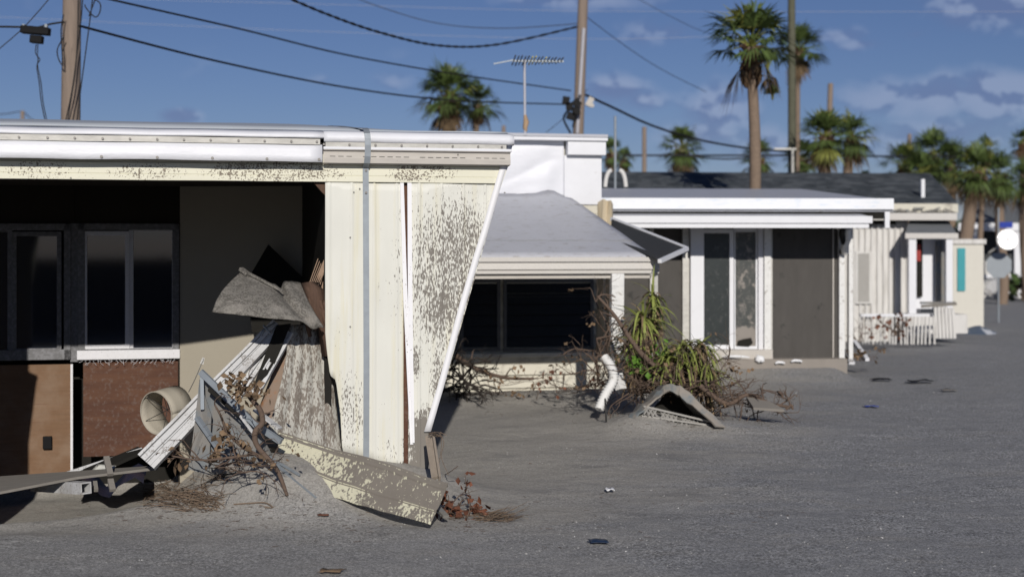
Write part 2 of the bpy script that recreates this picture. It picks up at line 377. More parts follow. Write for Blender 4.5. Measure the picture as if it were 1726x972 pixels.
M_alum = mat('scuffed_white_aluminium', (.52, .525, .53), rough=.6, mottle=.2, mscale=12, layers=[
    dict(color=(.20, .18, .16), scale=9, stretch=(1, 1, 1), thr=.57, soft=.02, amt=.7, fine=60, detail=8),
    dict(color=(.20, .18, .16), scale=3, stretch=(1, 1, 1), thr=.60, soft=.10, amt=.6)])
M_greymetal = mat('grey_silted_metal', (.15, .165, .175), rough=.8, mottle=.25, mscale=9, bump=.4, layers=[
    dict(color=(.21, .19, .165), scale=5, thr=.46, soft=.10, amt=.7)])
M_rotwood = mat('splintered_rotten_wood', (.115, .07, .05), rough=.9, mottle=.4, mscale=20, mstretch=(3, 3, .4), bump=.9, bscale=70, bstretch=(3, 3, .4), bdist=.01)
M_bark = mat('dry_branch_bark', (.12, .085, .065), rough=.9, mottle=.35, mscale=25, bump=.5, bscale=120)
M_twig = mat('pale_dry_twigs', (.17, .125, .09), rough=.9, mottle=.35, mscale=30, bump=0, island=.45)
M_deadleaf = mat('dead_brown_leaf', (.17, .115, .07), rough=.8, mottle=.35, mscale=40, bump=0, island=.4, trans=0)
M_redleaf = mat('rusty_red_leaf', (.15, .060, .035), rough=.75, mottle=.35, mscale=40, bump=0, island=.45)
M_oldwood = mat('grey_weathered_board', (.20, .185, .165), rough=.9, mottle=.25, mscale=5, mstretch=(.6, 4, 4), bump=.4, bscale=60)
M_shade_cloth = mat('cream_lampshade_cloth', (.40, .37, .31), rough=.8, mottle=.12, bump=.2, layers=[
    dict(color=(.25, .21, .17), scale=6, thr=.62, soft=.08, amt=.6)])
M_wire = mat('dark_wire', (.03, .03, .03), rough=.6, mottle=.1, bump=0)
M_cable = mat('black_cable', (.012, .012, .013), rough=.6, mottle=.1, bump=0)
M_palewire = mat('pale_bare_wire', (.42, .42, .46), rough=.5, mottle=.1, bump=0)
M_pole = mat('weathered_timber_pole', (.235, .185, .15), rough=.9, mottle=.3, mscale=5, mstretch=(6, 6, .4), bump=.6, bscale=20, bstretch=(6, 6, .4), bdist=.01, layers=[
    dict(color=(.05, .04, .035), scale=7, stretch=(6, 6, .25), thr=.66, soft=.03, amt=.8)])
M_blacklum = mat('black_plastic', (.006, .006, .007), rough=.6, spec=.15, mottle=.1, bump=0)
M_palm_g = mat('palm_frond_green', (.068, .100, .028), rough=.55, spec=.3, mottle=.4, mscale=3, bump=0, island=.4)
M_palm_y = mat('palm_frond_yellowing', (.16, .17, .04), rough=.6, mottle=.3, bump=0, island=.4)
M_palm_d = mat('dead_palm_frond', (.11, .075, .042), rough=.9, mottle=.3, bump=0, island=.35)
M_palmtrunk = mat('palm_trunk_bark', (.235, .175, .13), rough=.95, mottle=.3, mscale=6, mstretch=(1, 1, 5), bump=1, bscale=14, bstretch=(1, 1, 4), bdist=.03)
M_boot = mat('palm_boot_fibre', (.13, .078, .045), rough=.95, mottle=.4, mscale=9, bump=1, bscale=20, bdist=.04)
M_yucca = mat('yucca_leaf_green', (.20, .23, .06), rough=.5, mottle=.3, mscale=8, bump=0, island=.4)
M_yuccadry = mat('dry_yucca_leaf', (.20, .145, .085), rough=.9, mottle=.3, bump=0, island=.4)
M_shingle = mat('grey_asphalt_shingles', (.045, .053, .060), rough=.9, mottle=.5, mscale=1.6, mstretch=(1, 2, 2), layers=[dict(color=(.105, .115, .125), scale=2.2, stretch=(1, 1, 3), thr=.52, soft=.06, amt=.8), dict(color=(.02, .024, .028), scale=3, stretch=(1, 1, 3), thr=.60, soft=.05, amt=.8)], bump=.6, bscale=8, bstretch=(.4, 4, 4), bdist=.03)
M_greyroof = mat('plain_grey_roofing', (.15, .16, .17), rough=.8, mottle=.15)
M_siding = mat('cream_lap_siding', (.58, .555, .47), rough=.7, mottle=.1, mscale=4, bump=.15, layers=[
    dict(color=(.22, .19, .16), scale=5, thr=.60, soft=.08, amt=.5)])
M_awning = mat('dusty_white_awning_pan', (.43, .44, .48), rough=.45, mottle=.08, mscale=3, bump=.1, layers=[
    dict(color=(.22, .20, .18), scale=7, stretch=(1, 2.5, 1), thr=.60, soft=.05, amt=.45), dict(color=(.18, .16, .14), scale=22, stretch=(1, 1.6, 1), thr=.66, soft=.02, amt=.7, blobs=[]) if False else dict(color=(.18, .16, .14), scale=20, thr=.68, soft=.02, amt=.7),
    dict(color=(.30, .22, .16), scale=4, thr=.76, soft=.03, amt=.7)])
M_gutter = mat('speckled_gutter', (.55, .53, .50), rough=.6, mottle=.15, mscale=50, bump=.1)
M_louvre = mat('dark_louvre_glass', (.016, .018, .021), rough=.4, spec=.12, mottle=.3, bump=0)
M_batten = mat('grey_white_batten_siding', (.62, .61, .59), rough=.75, mottle=.12, mscale=3, mstretch=(3, 1, .5), bump=.1, layers=[
    dict(color=(.30, .28, .25), scale=3, stretch=(3, 1, .3), thr=.58, soft=.12, amt=.5)])
M_teal = mat('teal_shutter_paint', (.05, .30, .34), rough=.5, mottle=.1)
M_blue = mat('blue_sign_paint', (.015, .04, .30), rough=.4, mottle=.05, bump=0)
M_signback = mat('bare_aluminium_sign_back', (.26, .285, .31), rough=.5, metal=.3, mottle=.1, bump=0)
M_dish = mat('glossy_white_dish', (.9, .9, .9), rough=.12, spec=1.0, mottle=.0, bump=0)
M_red = mat('faded_red_paint', (.28, .035, .03), rough=.6, mottle=.2, bump=0)
M_navy = mat('navy_plastic_sheet', (.012, .022, .055), rough=.35, spec=.6, mottle=.3, bump=.6, bscale=9, bdist=.03)
M_whiteplast = mat('white_plastic', (.75, .76, .78), rough=.5, mottle=.05, bump=.1)
M_shell = mat('shell_chips', (.30, .298, .292), rough=.8, mottle=.2, mscale=90, bump=0, island=.75)
M_downpipe = mat('dirty_white_downpipe', (.70, .70, .69), rough=.5, mottle=.15, mscale=10, bump=.1, layers=[
    dict(color=(.22, .19, .16), scale=14, thr=.62, soft=.06, amt=.6)])
M_bushgreen = mat('dark_green_leaves', (.045, .075, .022), rough=.6, mottle=.3, bump=0, island=.5)
M_yellow = mat('yellow_plastic', (.50, .42, .04), rough=.6, mottle=.1, bump=0)
M_brick = mat('pale_brown_cloth', (.36, .25, .16), rough=.9, mottle=.3, bump=.3)

# ================================================================== HOME 1 (nearest, collapsed corner)
home1 = empty('mobile_home', F1.O, F1.a, label='nearest cream mobile home with torn open porch, slanted end wall and white roof edge', cat='mobile home')
p1 = F1.p
UL = -9.0                                    # far left end, outside the picture
uS = lambda z: p1(862, 240).x + (p1(722, 728).x - p1(862, 240).x) * (p1(862, 240).z - z) / (p1(862, 240).z - p1(722, 728).z)   # slanted end line
zH0, zH1 = 2.792, 2.945
# cream ribbed wall between the porch and the slanted end
def rib(u, pitch=.205):
    k = (u / pitch) % 1.0
    return -.012 * (1 - abs(k - .5) / .07) if abs(k - .5) < .07 else 0
def wall_cols(u0, u1, zb, du=.0125):
    n = max(2, int((u1 - u0) / du)); rows = []
    for i in range(n + 1):
        u = u0 + (u1 - u0) * i / n; b = zb(u); col = []
        for j in range(25):
            z = b + (zH0 + .03 - b) * j / 24
            dent = .014 * nz(u, z, 2, 2.2) + .005 * nz(u, z, 9, 7)
            lift = .05 * sstep(1.2, .1, z) * max(0, nz(u, .3, 5, 2.0))
            col.append((u, rib(u) + dent - lift, z))
        rows.append(col)
    return rows
def lower_left(u):
    x = [(548, 560), (552, 600), (556, 632), (566, 640), (574, 700), (577, 762), (622, 775), (690, 800)]
    for (a, ya), (b, yb) in zip(x, x[1:]):
        ua, ub = p1(a, 0).x, p1(b, 0).x
        if u <= ub:
            k = max(0, (u - ua) / (ub - ua)); return p1((a + b) / 2, ya + (yb - ya) * k).z + .006 * nz(u, 0, 0, 90)
    return -.1
uL, uM0, uM1 = p1(548, 0).x, p1(680, 0).x, p1(688, 0).x
m = MB(); m.grid(wall_cols(uL, uM0, lower_left)); m.build('wall_panel', M_cream, home1, solid=.012)
def zslant(u):
    a, b = p1(862, 240), p1(722, 728)
    if u <= b.x: return -.08
    return a.z + (b.z - a.z) * (u - a.x) / (b.x - a.x)
m = MB(); m.grid(wall_cols(uM1, p1(845, 0).x, lambda u: min(zslant(u) + .02, zH0 + .02), .009)); m.build('wall_panel', M_cream, home1, solid=.012)
# brown gap stud behind the split, and white trims beside it
MB().box((uM0 - .03, .03, -.1), (uM1 + .05, .07, zH0)).build('stud', M_ply2, home1)
tr = MB(); a, b = p1(675, 310), p1(692, 768)
tr.prism([(p1(674, 0).x, -.024, zH0), (p1(680, 0).x, -.024, zH0), (p1(685, 0).x, -.026, p1(0, 470).z), (p1(696, 0).x, -.022, p1(0, 768).z), (p1(691, 0).x, -.022, p1(0, 768).z), (p1(679, 0).x, -.024, p1(0, 500).z)], (0, .02, 0))
tr.build('joint_trim', M_slant, home1)
tr = MB(); tr.prism([(p1(686, 0).x, -.03, zH0), (p1(693, 0).x, -.03, zH0), (p1(695, 0).x, -.03, p1(0, 560).z), (p1(698, 0).x, -.034, p1(0, 765).z), (p1(694, 0).x, -.034, p1(0, 765).z), (p1(687, 0).x, -.03, p1(0, 540).z)], (0, .022, 0))
tr.build('joint_trim', M_slant, home1)
# slanted corner trim, slightly wavy
sl = MB()
A, B = p1(862, 236), p1(722, 726); n = 22
front, back = [], []
for i in range(n + 1):
    k = i / n; q = A.lerp(B, k); wv = .006 * math.sin(k * 9) + .005 * nz(k * 8, 1)
    front.append((q.x - .048 + wv, -.038, q.z)); back.append((q.x + .012 + wv, -.040, q.z))
sl.grid([front, back]); sl.build('corner_trim', M_slant, home1, solid=.012)
sl = MB(); rows = []
for i in range(n + 1):
    k = i / n; q = A.lerp(B, k); rows.append([(q.x + .01, v, q.z) for v in (-.03, 1.2, 2.4, 4.6)])
sl.grid(rows, False); sl.build('end_wall', M_cream, home1, solid=.02)
# header
hd = MB(); N = 60; u0, u1 = UL, p1(842, 0).x; rows = []
prof = [(-.020, zH0), (-.032, zH0 + .004), (-.032, zH0 + .052), (-.026, zH0 + .056), (-.030, zH0 + .062), (-.030, zH1)]
for i in range(N + 1):
    u = u0 + (u1 - u0) * i / N; rows.append([(u, v + .004 * nz(u, z, 0, 2), z + .004 * nz(u, 0, 4, 1.4)) for v, z in prof])
hd.grid(rows, False); hd.box((u0, -.012, zH0 + .01), (u1, .08, zH1 + .1)); hd.build('header_beam', M_header, home1)
# little end return of the header beside the slanted trim
MB().prism([(p1(842, 0).x + .001, -.036, zH1 + .02), (p1(856, 0).x, -.036, zH1 + .02), (p1(843, 0).x, -.036, zH0 - .03), (p1(834, 0).x, -.036, zH0 - .03)], (0, .03, 0)).build('end_trim', M_cream, home1)
# white membrane wrapped roof edge, left and right stretches
uT = p1(541, 0).x; uE = p1(861, 0).x
def extr(profile, a, b, n, wob=.004, seed=0):
    rows = []
    for i in range(n + 1):
        u = a + (b - a) * i / n
        rows.append([(u, v + wob * nz(u, z, seed, 2.1), z + wob * nz(u, v, seed + 5, 1.6)) for v, z in profile])
    return rows
m = MB(); m.grid(extr([(-.13, 3.172), (-.15, 3.18), (-.155, 3.19), (-.14, 3.212), (-.08, 3.232), (.12, 3.262)], UL, uT + .02, 70, .006, 1))
m.build('roof_edge', M_membrane, home1, solid=.006)
m = MB(); m.grid(extr([(-.175, 2.965), (-.168, 3.02), (-.160, 3.07), (-.150, 3.12)], UL, uT, 70, .012, 2)); m.build('hanging_flap', M_membrane, home1, solid=.006)
m = MB(); m.grid(extr([(-.12, 3.140), (-.145, 3.150), (-.155, 3.175), (-.148, 3.21), (-.11, 3.236), (.12, 3.262)], uT + .015, uE, 34, .006, 3))
m.build('roof_edge', M_membrane, home1, solid=.006)
m = MB(); m.grid(extr([(-.164, 3.118), (-.166, 3.168)], UL, uT - .02, 60, .004, 2), False); m.build('clamping_bar', M_bar, home1, solid=.005)
m = MB(); m.grid(extr([(-.132, 3.104), (-.134, 3.142)], uT + .03, uE - .07, 30, .004, 3), False); m.build('clamping_bar', M_bar, home1, solid=.005)
def screw(x, y, z, r=.011):
    s = MB(); s.tube([(x, y + .006, z), (x, y - .008, z)], r, 8); s.build('screw', M_screw, home1)
for px in (-18, 32, 80, 126, 173, 219, 265, 310, 355, 402, 446, 491, 534): q = p1(px, 0, -.17); screw(q.x, -.172, 3.143)
for px in (546, 589, 633, 677, 720, 763, 806, 846): q = p1(px, 0, -.14); screw(q.x, -.140, 3.123)
for px in (171, 265, 358, 450, 538): q = p1(px, 0, -.18); screw(q.x, -.178, 2.985, .013)
# weathered double gutter trim
m = MB()
m.box((uT + .01, -.155, 3.078), (uE - .02, -.02, 3.103)); m.build('gutter_lip', M_white, home1, bevel=.004)
m = MB(); m.grid(extr([(-.148, 3.076), (-.12, 3.070), (-.118, 3.040), (-.122, 3.036), (-.124, 3.004), (-.130, 3.0), (-.126, 2.962), (-.05, 2.952)], uT + .012, uE - .03, 40, .003, 6), False)
m.build('gutter_trim', M_trim, home1, solid=.006)
for i in range(22):
    u = uT + .1 + i * (uE - uT - .2) / 21
    if i % 7 != 3: MB().box((u - .03, -.127, 3.016), (u + .018, -.119, 3.021)).build('slot', M_dark, home1)
MB().box((uT + .05, -.10, 2.95), (uE - .06, .0, 3.10)).build('blocking', M_trim, home1)
MB().box((UL, -.12, 2.975), (uT + .0, .0, 3.14)).build('blocking', M_dark, home1)
# bowed roof
m = MB(); rows = []; VD = 4.6
for i in range(61):
    u = UL + (uE - .01 - UL) * i / 60
    taper = 1 - sstep(uE - 2.0, uE + .1, u) * .92
    rows.append([(u, .1 + (VD - .1) * j / 16, 3.262 + (.005 + .165 * taper * math.sin(math.pi * min(1, (j / 16) ** .85))) + .008 * nz(u, j, 0, 1)) for j in range(17)])
m.grid(rows); m.build('roof', M_rooftop, home1, solid=.02)
# ceiling and walls of the porch and the rooms behind
DV = 3.8
q = lambda px, v=DV: p1(px, 0, v).x
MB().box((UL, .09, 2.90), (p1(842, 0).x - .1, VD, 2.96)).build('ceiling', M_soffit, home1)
MB().box((UL, VD - .03, -.7), (uE - .6, VD, 3.26)).build('rear_wall', M_siding, home1)
MB().box((p1(549, 0).x, .10, -.4), (p1(549, 0).x + .06, 3.45, 2.9)).build('partition', M_dark, home1)
MB().box((q(-420), -.02, -.5), (p1(-128, 0).x, .08, zH0)).build('front_panel', M_cream, home1)
MB().prism([(p1(-128, 0).x - .01, -.01, 1.55), (p1(-128, 0).x + .0, -.01, 2.5), (p1(-107, 0).x, -.01, 2.45), (p1(-138, 0).x + .02, -.01, 2.02), (p1(-128, 0).x, -.01, 1.55)][:4], (0, .06, 0)).build('torn_panel', M_cream, home1)
zz = lambda py, px=200, v=DV: p1(px, py, v).z
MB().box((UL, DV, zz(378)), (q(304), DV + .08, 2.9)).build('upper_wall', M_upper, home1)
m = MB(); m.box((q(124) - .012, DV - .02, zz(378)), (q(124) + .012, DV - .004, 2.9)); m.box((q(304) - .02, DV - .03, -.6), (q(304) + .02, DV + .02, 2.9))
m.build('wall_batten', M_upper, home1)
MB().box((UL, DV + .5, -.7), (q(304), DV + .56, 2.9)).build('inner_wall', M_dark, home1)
# beige wall coming forward to the right
a = F1.p(304, 0, DV - .02).x; b = F1.p(525, 0, DV - .40).x
m = MB(); rows = []
for i in range(13):
    k = i / 12; rows.append([(a + (b - a) * k, DV - .02 - .48 * k, z) for z in (-.7, .3, 1.3, 2.0, 2.9)])
m.grid(rows, False); m.build('beige_wall', M_backwall, home1, solid=.03)
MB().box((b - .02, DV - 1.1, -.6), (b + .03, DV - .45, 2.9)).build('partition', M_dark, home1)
MB().box((p1(514, 0, 3.0).x, 2.85, -.5), (p1(519, 0, 3.0).x, 2.95, 2.9)).build('door_jamb', M_upper, home1)
MB().box((p1(514, 0, 3.0).x, 2.85, 2.5), (p1(560, 0, 3.0).x, 2.95, 2.56)).build('door_head', M_upper, home1)
def window(x0, x1, y0, y1, panes, sill):
    lo, hi = p1(x0, y1, DV), p1(x1, y0, DV)
    f = MB(); t_ = .0
    w_ = .075
    f.box((lo.x, DV - .05, hi.z - w_), (hi.x, DV + .03, hi.z)); f.box((lo.x, DV - .05, lo.z + (.10 if sill else 0)), (hi.x, DV + .03, lo.z + w_ + .04))
    f.box((lo.x, DV - .05, lo.z), (lo.x + w_, DV + .03, hi.z)); f.box((hi.x - w_, DV - .05, lo.z), (hi.x, DV + .03, hi.z))
    fo = f.build('window', M_frame, home1, bevel=.006)
    if sill: MB().box((lo.x - .01, DV - .07, lo.z - .005), (hi.x + .01, DV + .0, lo.z + .10)).build('sill', M_sill, fo, bevel=.006)
    for (a0, a1, b0, b1, dv) in panes:
        l, h = p1(a0, b1, DV + dv), p1(a1, b0, DV + dv)
        s_ = MB(); k = .05
        s_.box((l.x - k, DV + dv - .02, h.z), (h.x + k, DV + dv + .01, h.z + k)); s_.box((l.x - k, DV + dv - .02, l.z - k), (h.x + k, DV + dv + .01, l.z))
        s_.box((l.x - k, DV + dv - .02, l.z), (l.x, DV + dv + .01, h.z)); s_.box((h.x, DV + dv - .02, l.z), (h.x + k, DV + dv + .01, h.z))
        s_.build('sash', M_sill if sill else M_frame, fo, bevel=.004)
        MB().box((l.x, DV + dv, l.z), (h.x, DV + dv + .006, h.z)).build('pane', M_glass, fo)
    MB().box((lo.x, DV + .05, lo.z), (hi.x, DV + .08, hi.z)).build('blind', M_dark, fo)
window(132, 302, 377, 605, [(147, 211, 397, 581, -.02), (225, 290, 389, 586, .0)], True)
window(-58, 120, 377, 608, [(-40, 13, 391, 590, .0), (28, 96, 398, 587, -.02)], False)
window(-240, -64, 377, 608, [(-225, -150, 391, 590, .0), (-140, -80, 398, 587, -.02)], False)
MB().box((q(119), DV - .03, zz(608)), (q(133), DV + .03, zz(377))).build('mullion', M_frame, home1)
MB().box((UL, DV - .01, zz(800)), (q(119), DV + .02, zz(612))).build('plywood_panel', M_ply, home1)
MB().box((q(140), DV + .02, zz(768)), (q(300), DV + .05, zz(607))).build('plywood_panel', M_ply2, home1)
MB().box((q(73), DV - .06, zz(752)), (q(88), DV - .01, zz(731))).build('outlet_box', M_blacklum, home1, bevel=.005)
MB().box((q(119), DV - .02, zz(800)), (q(123), DV + .02, zz(612))).build('edge_strip', M_sill, home1)
m = MB(); r3 = random.Random(3)
for i in range(26):
    x = q(140 + i * 6.2); pts = [Vector((x, DV - .06, zz(606)))]
    for k in range(3): pts.append(pts[-1] + Vector((r3.uniform(-.03, .03), r3.uniform(-.01, .01), -r3.uniform(.0, .025))))
    m.tube(pts, .0022, 4)
m.build('frayed_strip', M_sill, home1)
# steel tie-down strap over the roof
st = MB(); path = [(1.6, 3.425), (1.1, 3.395), (.6, 3.35), (.25, 3.305), (.0, 3.285), (-.10, 3.262), (-.158, 3.225), (-.172, 3.18), (-.172, 3.12), (-.165, 3.02), (-.150, 2.96), (-.052, 2.92), (-.048, 2.75), (-.045, 2.0), (-.050, 1.2), (-.045, .5), (-.05, .02)]
usx = p1(617, 500, -.05).x
rows = []
for k, (v, z) in enumerate(path):
    u = usx - (.22 * sstep(-.05, .9, v)) + .004 * math.sin(k)
    rows.append([(u - .027, v, z), (u + .027, v, z)])
st.grid(rows, False); so = st.build('tie_down_strap', M_galv, home1, solid=.004)
for z in (2.90, 2.70): s = MB(); s.tube([(usx, -.05, z), (usx, -.064, z)], .011, 8); s.build('rivet', M_screw, so)
for px, py in ((590, 400), (590, 550), (592, 700), (596, 324), (606, 318), (850, 325), (768, 262), (120, 300), (228, 291), (450, 286), (466, 302)):
    z_ = p1(px, py).z; v_ = -.02 if py > 310 else -.035
    if py == 262: v_ = -.128
    s = MB(); s.tube([(p1(px, py).x, v_ + .01, z_), (p1(px, py).x, v_ - .007, z_)], .007, 6); s.build('screw', M_screw, home1)
# torn brown corner timber at the top of the opening
m = MB(); m.prism([p1(530, 309, .02), p1(549, 309, .02), p1(549, 330, .02), p1(541, 322, .02)], (0, .08, 0)); m.build('broken_corner', M_rotwood, home1)

# ================================================================== rubble in front of home 1
def pw(px, py, Y): return P(px, py, Y)
def bez(p, n=10):
    """smooth line through points"""
    p = [Vector(x) for x in p]; out = []
    for i in range(len(p) - 1):
        a, b, c, d = p[max(i - 1, 0)], p[i], p[i + 1], p[min(i + 2, len(p) - 1)]
        for k in range(n):
            s = k / n
            out.append(.5 * ((2 * b) + (c - a) * s + (2 * a - 5 * b + 4 * c - d) * s * s + (3 * b - a - 3 * c + d) * s ** 3))
    out.append(p[-1]); return out
def loft(e1, e2, n=10, m=10, bow=(0, 0, 0)):
    A_, B_ = bez(e1, n), bez(e2, n); bow = Vector(bow); rows = []
    for a, b in zip(A_, B_):
        rows.append([a.lerp(b, j / m) + bow * math.sin(math.pi * j / m) for j in range(m + 1)])
    return rows
# curled sheet
m = MB()
rows = loft([pw(358, 526, 12.3), pw(400, 530, 12.2), pw(450, 536, 12.2), pw(500, 540, 12.35), pw(546, 552, 12.65)],
            [pw(408, 457, 12.85), pw(432, 466, 12.8), pw(458, 478, 12.75), pw(482, 474, 12.85), pw(506, 476, 12.95)], 10, 16, (0, -.10, .0))
for i, row in enumerate(rows):
    for j, p in enumerate(row):
        k = i / (len(rows) - 1)
        p.z += -.05 * math.exp(-((k - .62 - .25 * (1 - j / 16)) / .05) ** 2) + .006 * nz(i * .4, j * .5, 3); p.y += .10 * math.exp(-((k - .62 - .25 * (1 - j / 16)) / .07) ** 2) + .012 * nz(i * .3, j * .3, 8)
        p.x += -.03 * math.sin(math.pi * j / 16) * (1 - k)
m.grid(rows); m.build('x', M_mudsheet, solid=.008)
cs = bpy.data.objects['x']; cs.name = 'curled_sheet'; cs.data.name = 'curled_sheet'
tag(cs, 'curled mud-caked sheet of metal jutting out of the broken porch', 'metal sheet')
m = MB(); m.bar(pw(409, 455, 12.8), pw(476, 490, 12.6), .025, .02); m.bar(pw(406, 453, 12.8), pw(418, 462, 12.76), .05, .03)
m.build('bent_lip', M_mudsheet, None)
o = bpy.data.objects['bent_lip']; o.parent = cs; o.matrix_parent_inverse = Matrix.Translation(cs.location).inverted()
# rotten wood and splinters behind the cream wall edge
m = MB(); r4 = random.Random(4)
m.grid([[pw(x0 + r4.uniform(-2, 2), y, Y + r4.uniform(-.02, .02)) for x0, Y in ((xa, 12.95), ((xa + xb) / 2, 12.8), (xb, 12.92))] for y, xa, xb in ((476, 512, 530), (490, 507, 545), (510, 514, 549), (530, 524, 549), (556, 538, 551), (600, 545, 558))])
for i in range(16):
    x = 512 + i * 2.3; m.tube([pw(x, 500 + r4.uniform(0, 30), 12.85), pw(x + r4.uniform(4, 16), 545 + r4.uniform(0, 25), 12.88)], [.006, .003], 4)
tag(m.build('rotten_plank', M_rotwood, solid=.03), 'splintered dark brown rotten wood behind the edge of the cream wall', 'broken wood')
m = MB()
m.prism([pw(531, 498, 13.1), pw(549, 435, 13.1), pw(550, 505, 13.1), pw(541, 508, 13.1)], (0, .05, 0))
m.prism([pw(534, 466, 13.0), pw(549, 430, 13.0), pw(549, 447, 13.0), pw(540, 480, 13.0)], (0, .04, 0))
for k in range(6): m.tube([pw(522 + k * 3, 476, 12.95), pw(536 + k * 2.6, 436 + k * 4, 13.05)], .005, 4)
tag(m.build('wood_splinters', mat('pale_split_wood', (.30, .21, .15), rough=.9, mottle=.4, mscale=20, bump=.5)), 'pale split wood splinters sticking up beside the cream wall edge', 'broken wood')
# silt-streaked siding sheet hanging inward
m = MB()
e1 = [pw(486, 548, 12.95), pw(482, 600, 12.8), pw(470, 660, 12.7), pw(450, 728, 12.55)]
e2 = [pw(548, 545, 13.1), pw(556, 610, 13.06), pw(566, 680, 12.98), pw(578, 775, 12.9)]
A_, B_ = bez(e1, 8), bez(e2, 8); rows = []
for i, (a, b) in enumerate(zip(A_, B_)):
    row = []
    for j in range(41):
        k = j / 40; p = a.lerp(b, k); p.y += -.02 * abs(math.sin(k * math.pi * 5)) + .03 * nz(k * 2, i * .2)
        row.append(p)
    rows.append(row)
m.grid(rows); tag(m.build('siding_sheet', M_sandsheet, solid=.012), 'bent ribbed siding sheet streaked with grey silt left of the cream wall', 'siding')
m = MB(); m.grid(loft([pw(484, 560, 13.05), pw(462, 620, 12.95), pw(436, 690, 12.8)], [pw(490, 560, 13.0), pw(482, 640, 12.9), pw(452, 725, 12.65)], 8, 4))
tag(m.build('stained_board', mat('rust_edged_board', (.24, .18, .14), rough=.85, mottle=.2, layers=[dict(color=(.30, .14, .06), scale=7, thr=.6, soft=.1)]), solid=.012), 'flat board with rusty edge between the aluminium rails and the streaked sheet', 'board')
# leaning ribbed aluminium extrusions
def rail(name, a, b, wdt, ribs, label, group=None, M=M_alum, face=(0, -1, .25)):
    a, b = Vector(a), Vector(b); d = (b - a).normalized(); nn = Vector(face); s = d.cross(nn).normalized(); nn = s.cross(d).normalized()
    m = MB(); prof = []; gm = MB()
    xs_ = [0, .03, .20, .22, .24, .40, .43, .46, .50, .53, .56, .78, .80, .83, .86, .97, 1.0] if ribs >= 3 else [0, .06, .45, .50, .55, .60, .92, 1.0]
    ys_ = [-.03, .02, .022, -.004, .012, .014, -.012, .004, .004, -.012, .010, .012, -.02, -.02, .016, .018, -.03] if ribs >= 3 else [-.02, .02, .02, -.02, -.02, .014, .016, -.03]
    L = (b - a).length; n = 16
    m.grid([[a + d * (L * i / n) + s * ((x - .5) * wdt * (.72 + .28 * i / n)) + nn * (y + .010 * nz(i * .35, x, 0, 1) + .02 * math.exp(-((i - 9) / 1.2) ** 2) * (x > .5)) for x, y in zip(xs_, ys_)] for i in range(n + 1)], False)
    return tag(m.build(name, M, solid=.005), label, 'metal rail', group)
rail('aluminium_channel', pw(470, 547, 12.9), pw(246, 778, 12.3), .20, 4, 'longest white ribbed aluminium channel leaning left down to the rubble', 'fallen aluminium channels')
rail('aluminium_channel', pw(462, 575, 12.95), pw(394, 676, 12.65), .09, 2, 'short white channel lying on the longest leaning channel in shade', 'fallen aluminium channels')
rail('aluminium_channel', pw(489, 560, 12.9), pw(428, 664, 12.6), .09, 3, 'narrow white channel against the rusty edged board', 'fallen aluminium channels')
m = MB(); m.prism([pw(466, 548, 12.86), pw(490, 545, 12.86), pw(458, 625, 12.7), pw(425, 655, 12.6)], (0, .02, 0))  # dark strip added to stand for the shade between the channels
tag(m.build('loose_board_or_gap_shade', M_dark), 'dark strip standing for shade in the gap between the leaning white channels', 'board')
m = MB(); pts = [pw(464, 545, 12.8), pw(446, 555, 12.72), pw(440, 566, 12.7)]
m.tube(bez(pts, 4), .012, 6); m.tube([pw(444, 548, 12.7), pw(456, 562, 12.68)], .01, 6)
tag(m.build('bent_bracket', M_galv), 'small bent bracket at the upper end of the leaning white channels', 'bracket')
# shaded dark triangular panel inside the porch
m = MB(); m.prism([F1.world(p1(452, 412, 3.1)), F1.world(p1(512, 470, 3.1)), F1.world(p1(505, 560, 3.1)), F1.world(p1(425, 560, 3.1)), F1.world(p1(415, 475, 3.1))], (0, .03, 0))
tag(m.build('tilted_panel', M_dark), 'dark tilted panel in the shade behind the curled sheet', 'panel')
# grey metal box, torn open
bx_ = empty('metal_cabinet', pw(400, 780, 12.2), label='crushed grey metal cabinet leaning in the rubble under a dry branch', cat='cabinet')
def cadd(m, name, M, **kw):
    m.v = [tuple(inv(bx_, v)) for v in m.v]; return m.build(name, M, bx_, **kw)
m = MB(); m.grid(loft([pw(340, 632, 12.35), pw(336, 700, 12.3), pw(350, 800, 12.1)], [pw(372, 660, 12.5), pw(430, 716, 12.45), pw(470, 790, 12.25)], 6, 8)); cadd(m, 'side_panel', M_greymetal, solid=.008)
m = MB(); m.prism([pw(336, 640, 12.3), pw(330, 712, 12.25), pw(318, 790, 12.1), pw(352, 800, 12.1), pw(356, 700, 12.2)], (0, .01, .0)); cadd(m, 'side_panel', M_greymetal, solid=.006)
m = MB(); m.bar(pw(338, 626, 12.25), pw(432, 716, 12.15), .035, .05); m.bar(pw(432, 716, 12.15), pw(474, 744, 12.05), .035, .05); m.bar(pw(332, 703, 12.15), pw(366, 752, 12.05), .05, .03)
m.bar(pw(340, 630, 12.26), pw(341, 690, 12.2), .03, .02); cadd(m, 'rim', mat('pale_blue_grey_metal', (.24, .27, .30), rough=.6, metal=.2, mottle=.2))
m = MB(); m.prism([pw(352, 650, 12.22), pw(420, 716, 12.18), pw(424, 722, 12.18), pw(350, 658, 12.22)], (0, .02, -.01)); cadd(m, 'gap', M_dark)
m = MB(); m.bar(pw(405, 700, 12.1), pw(430, 733, 12.05), .02, .02); m.bar(pw(430, 690, 12.3), pw(472, 722, 12.2), .07, .015); cadd(m, 'broken_flange', M_alum)
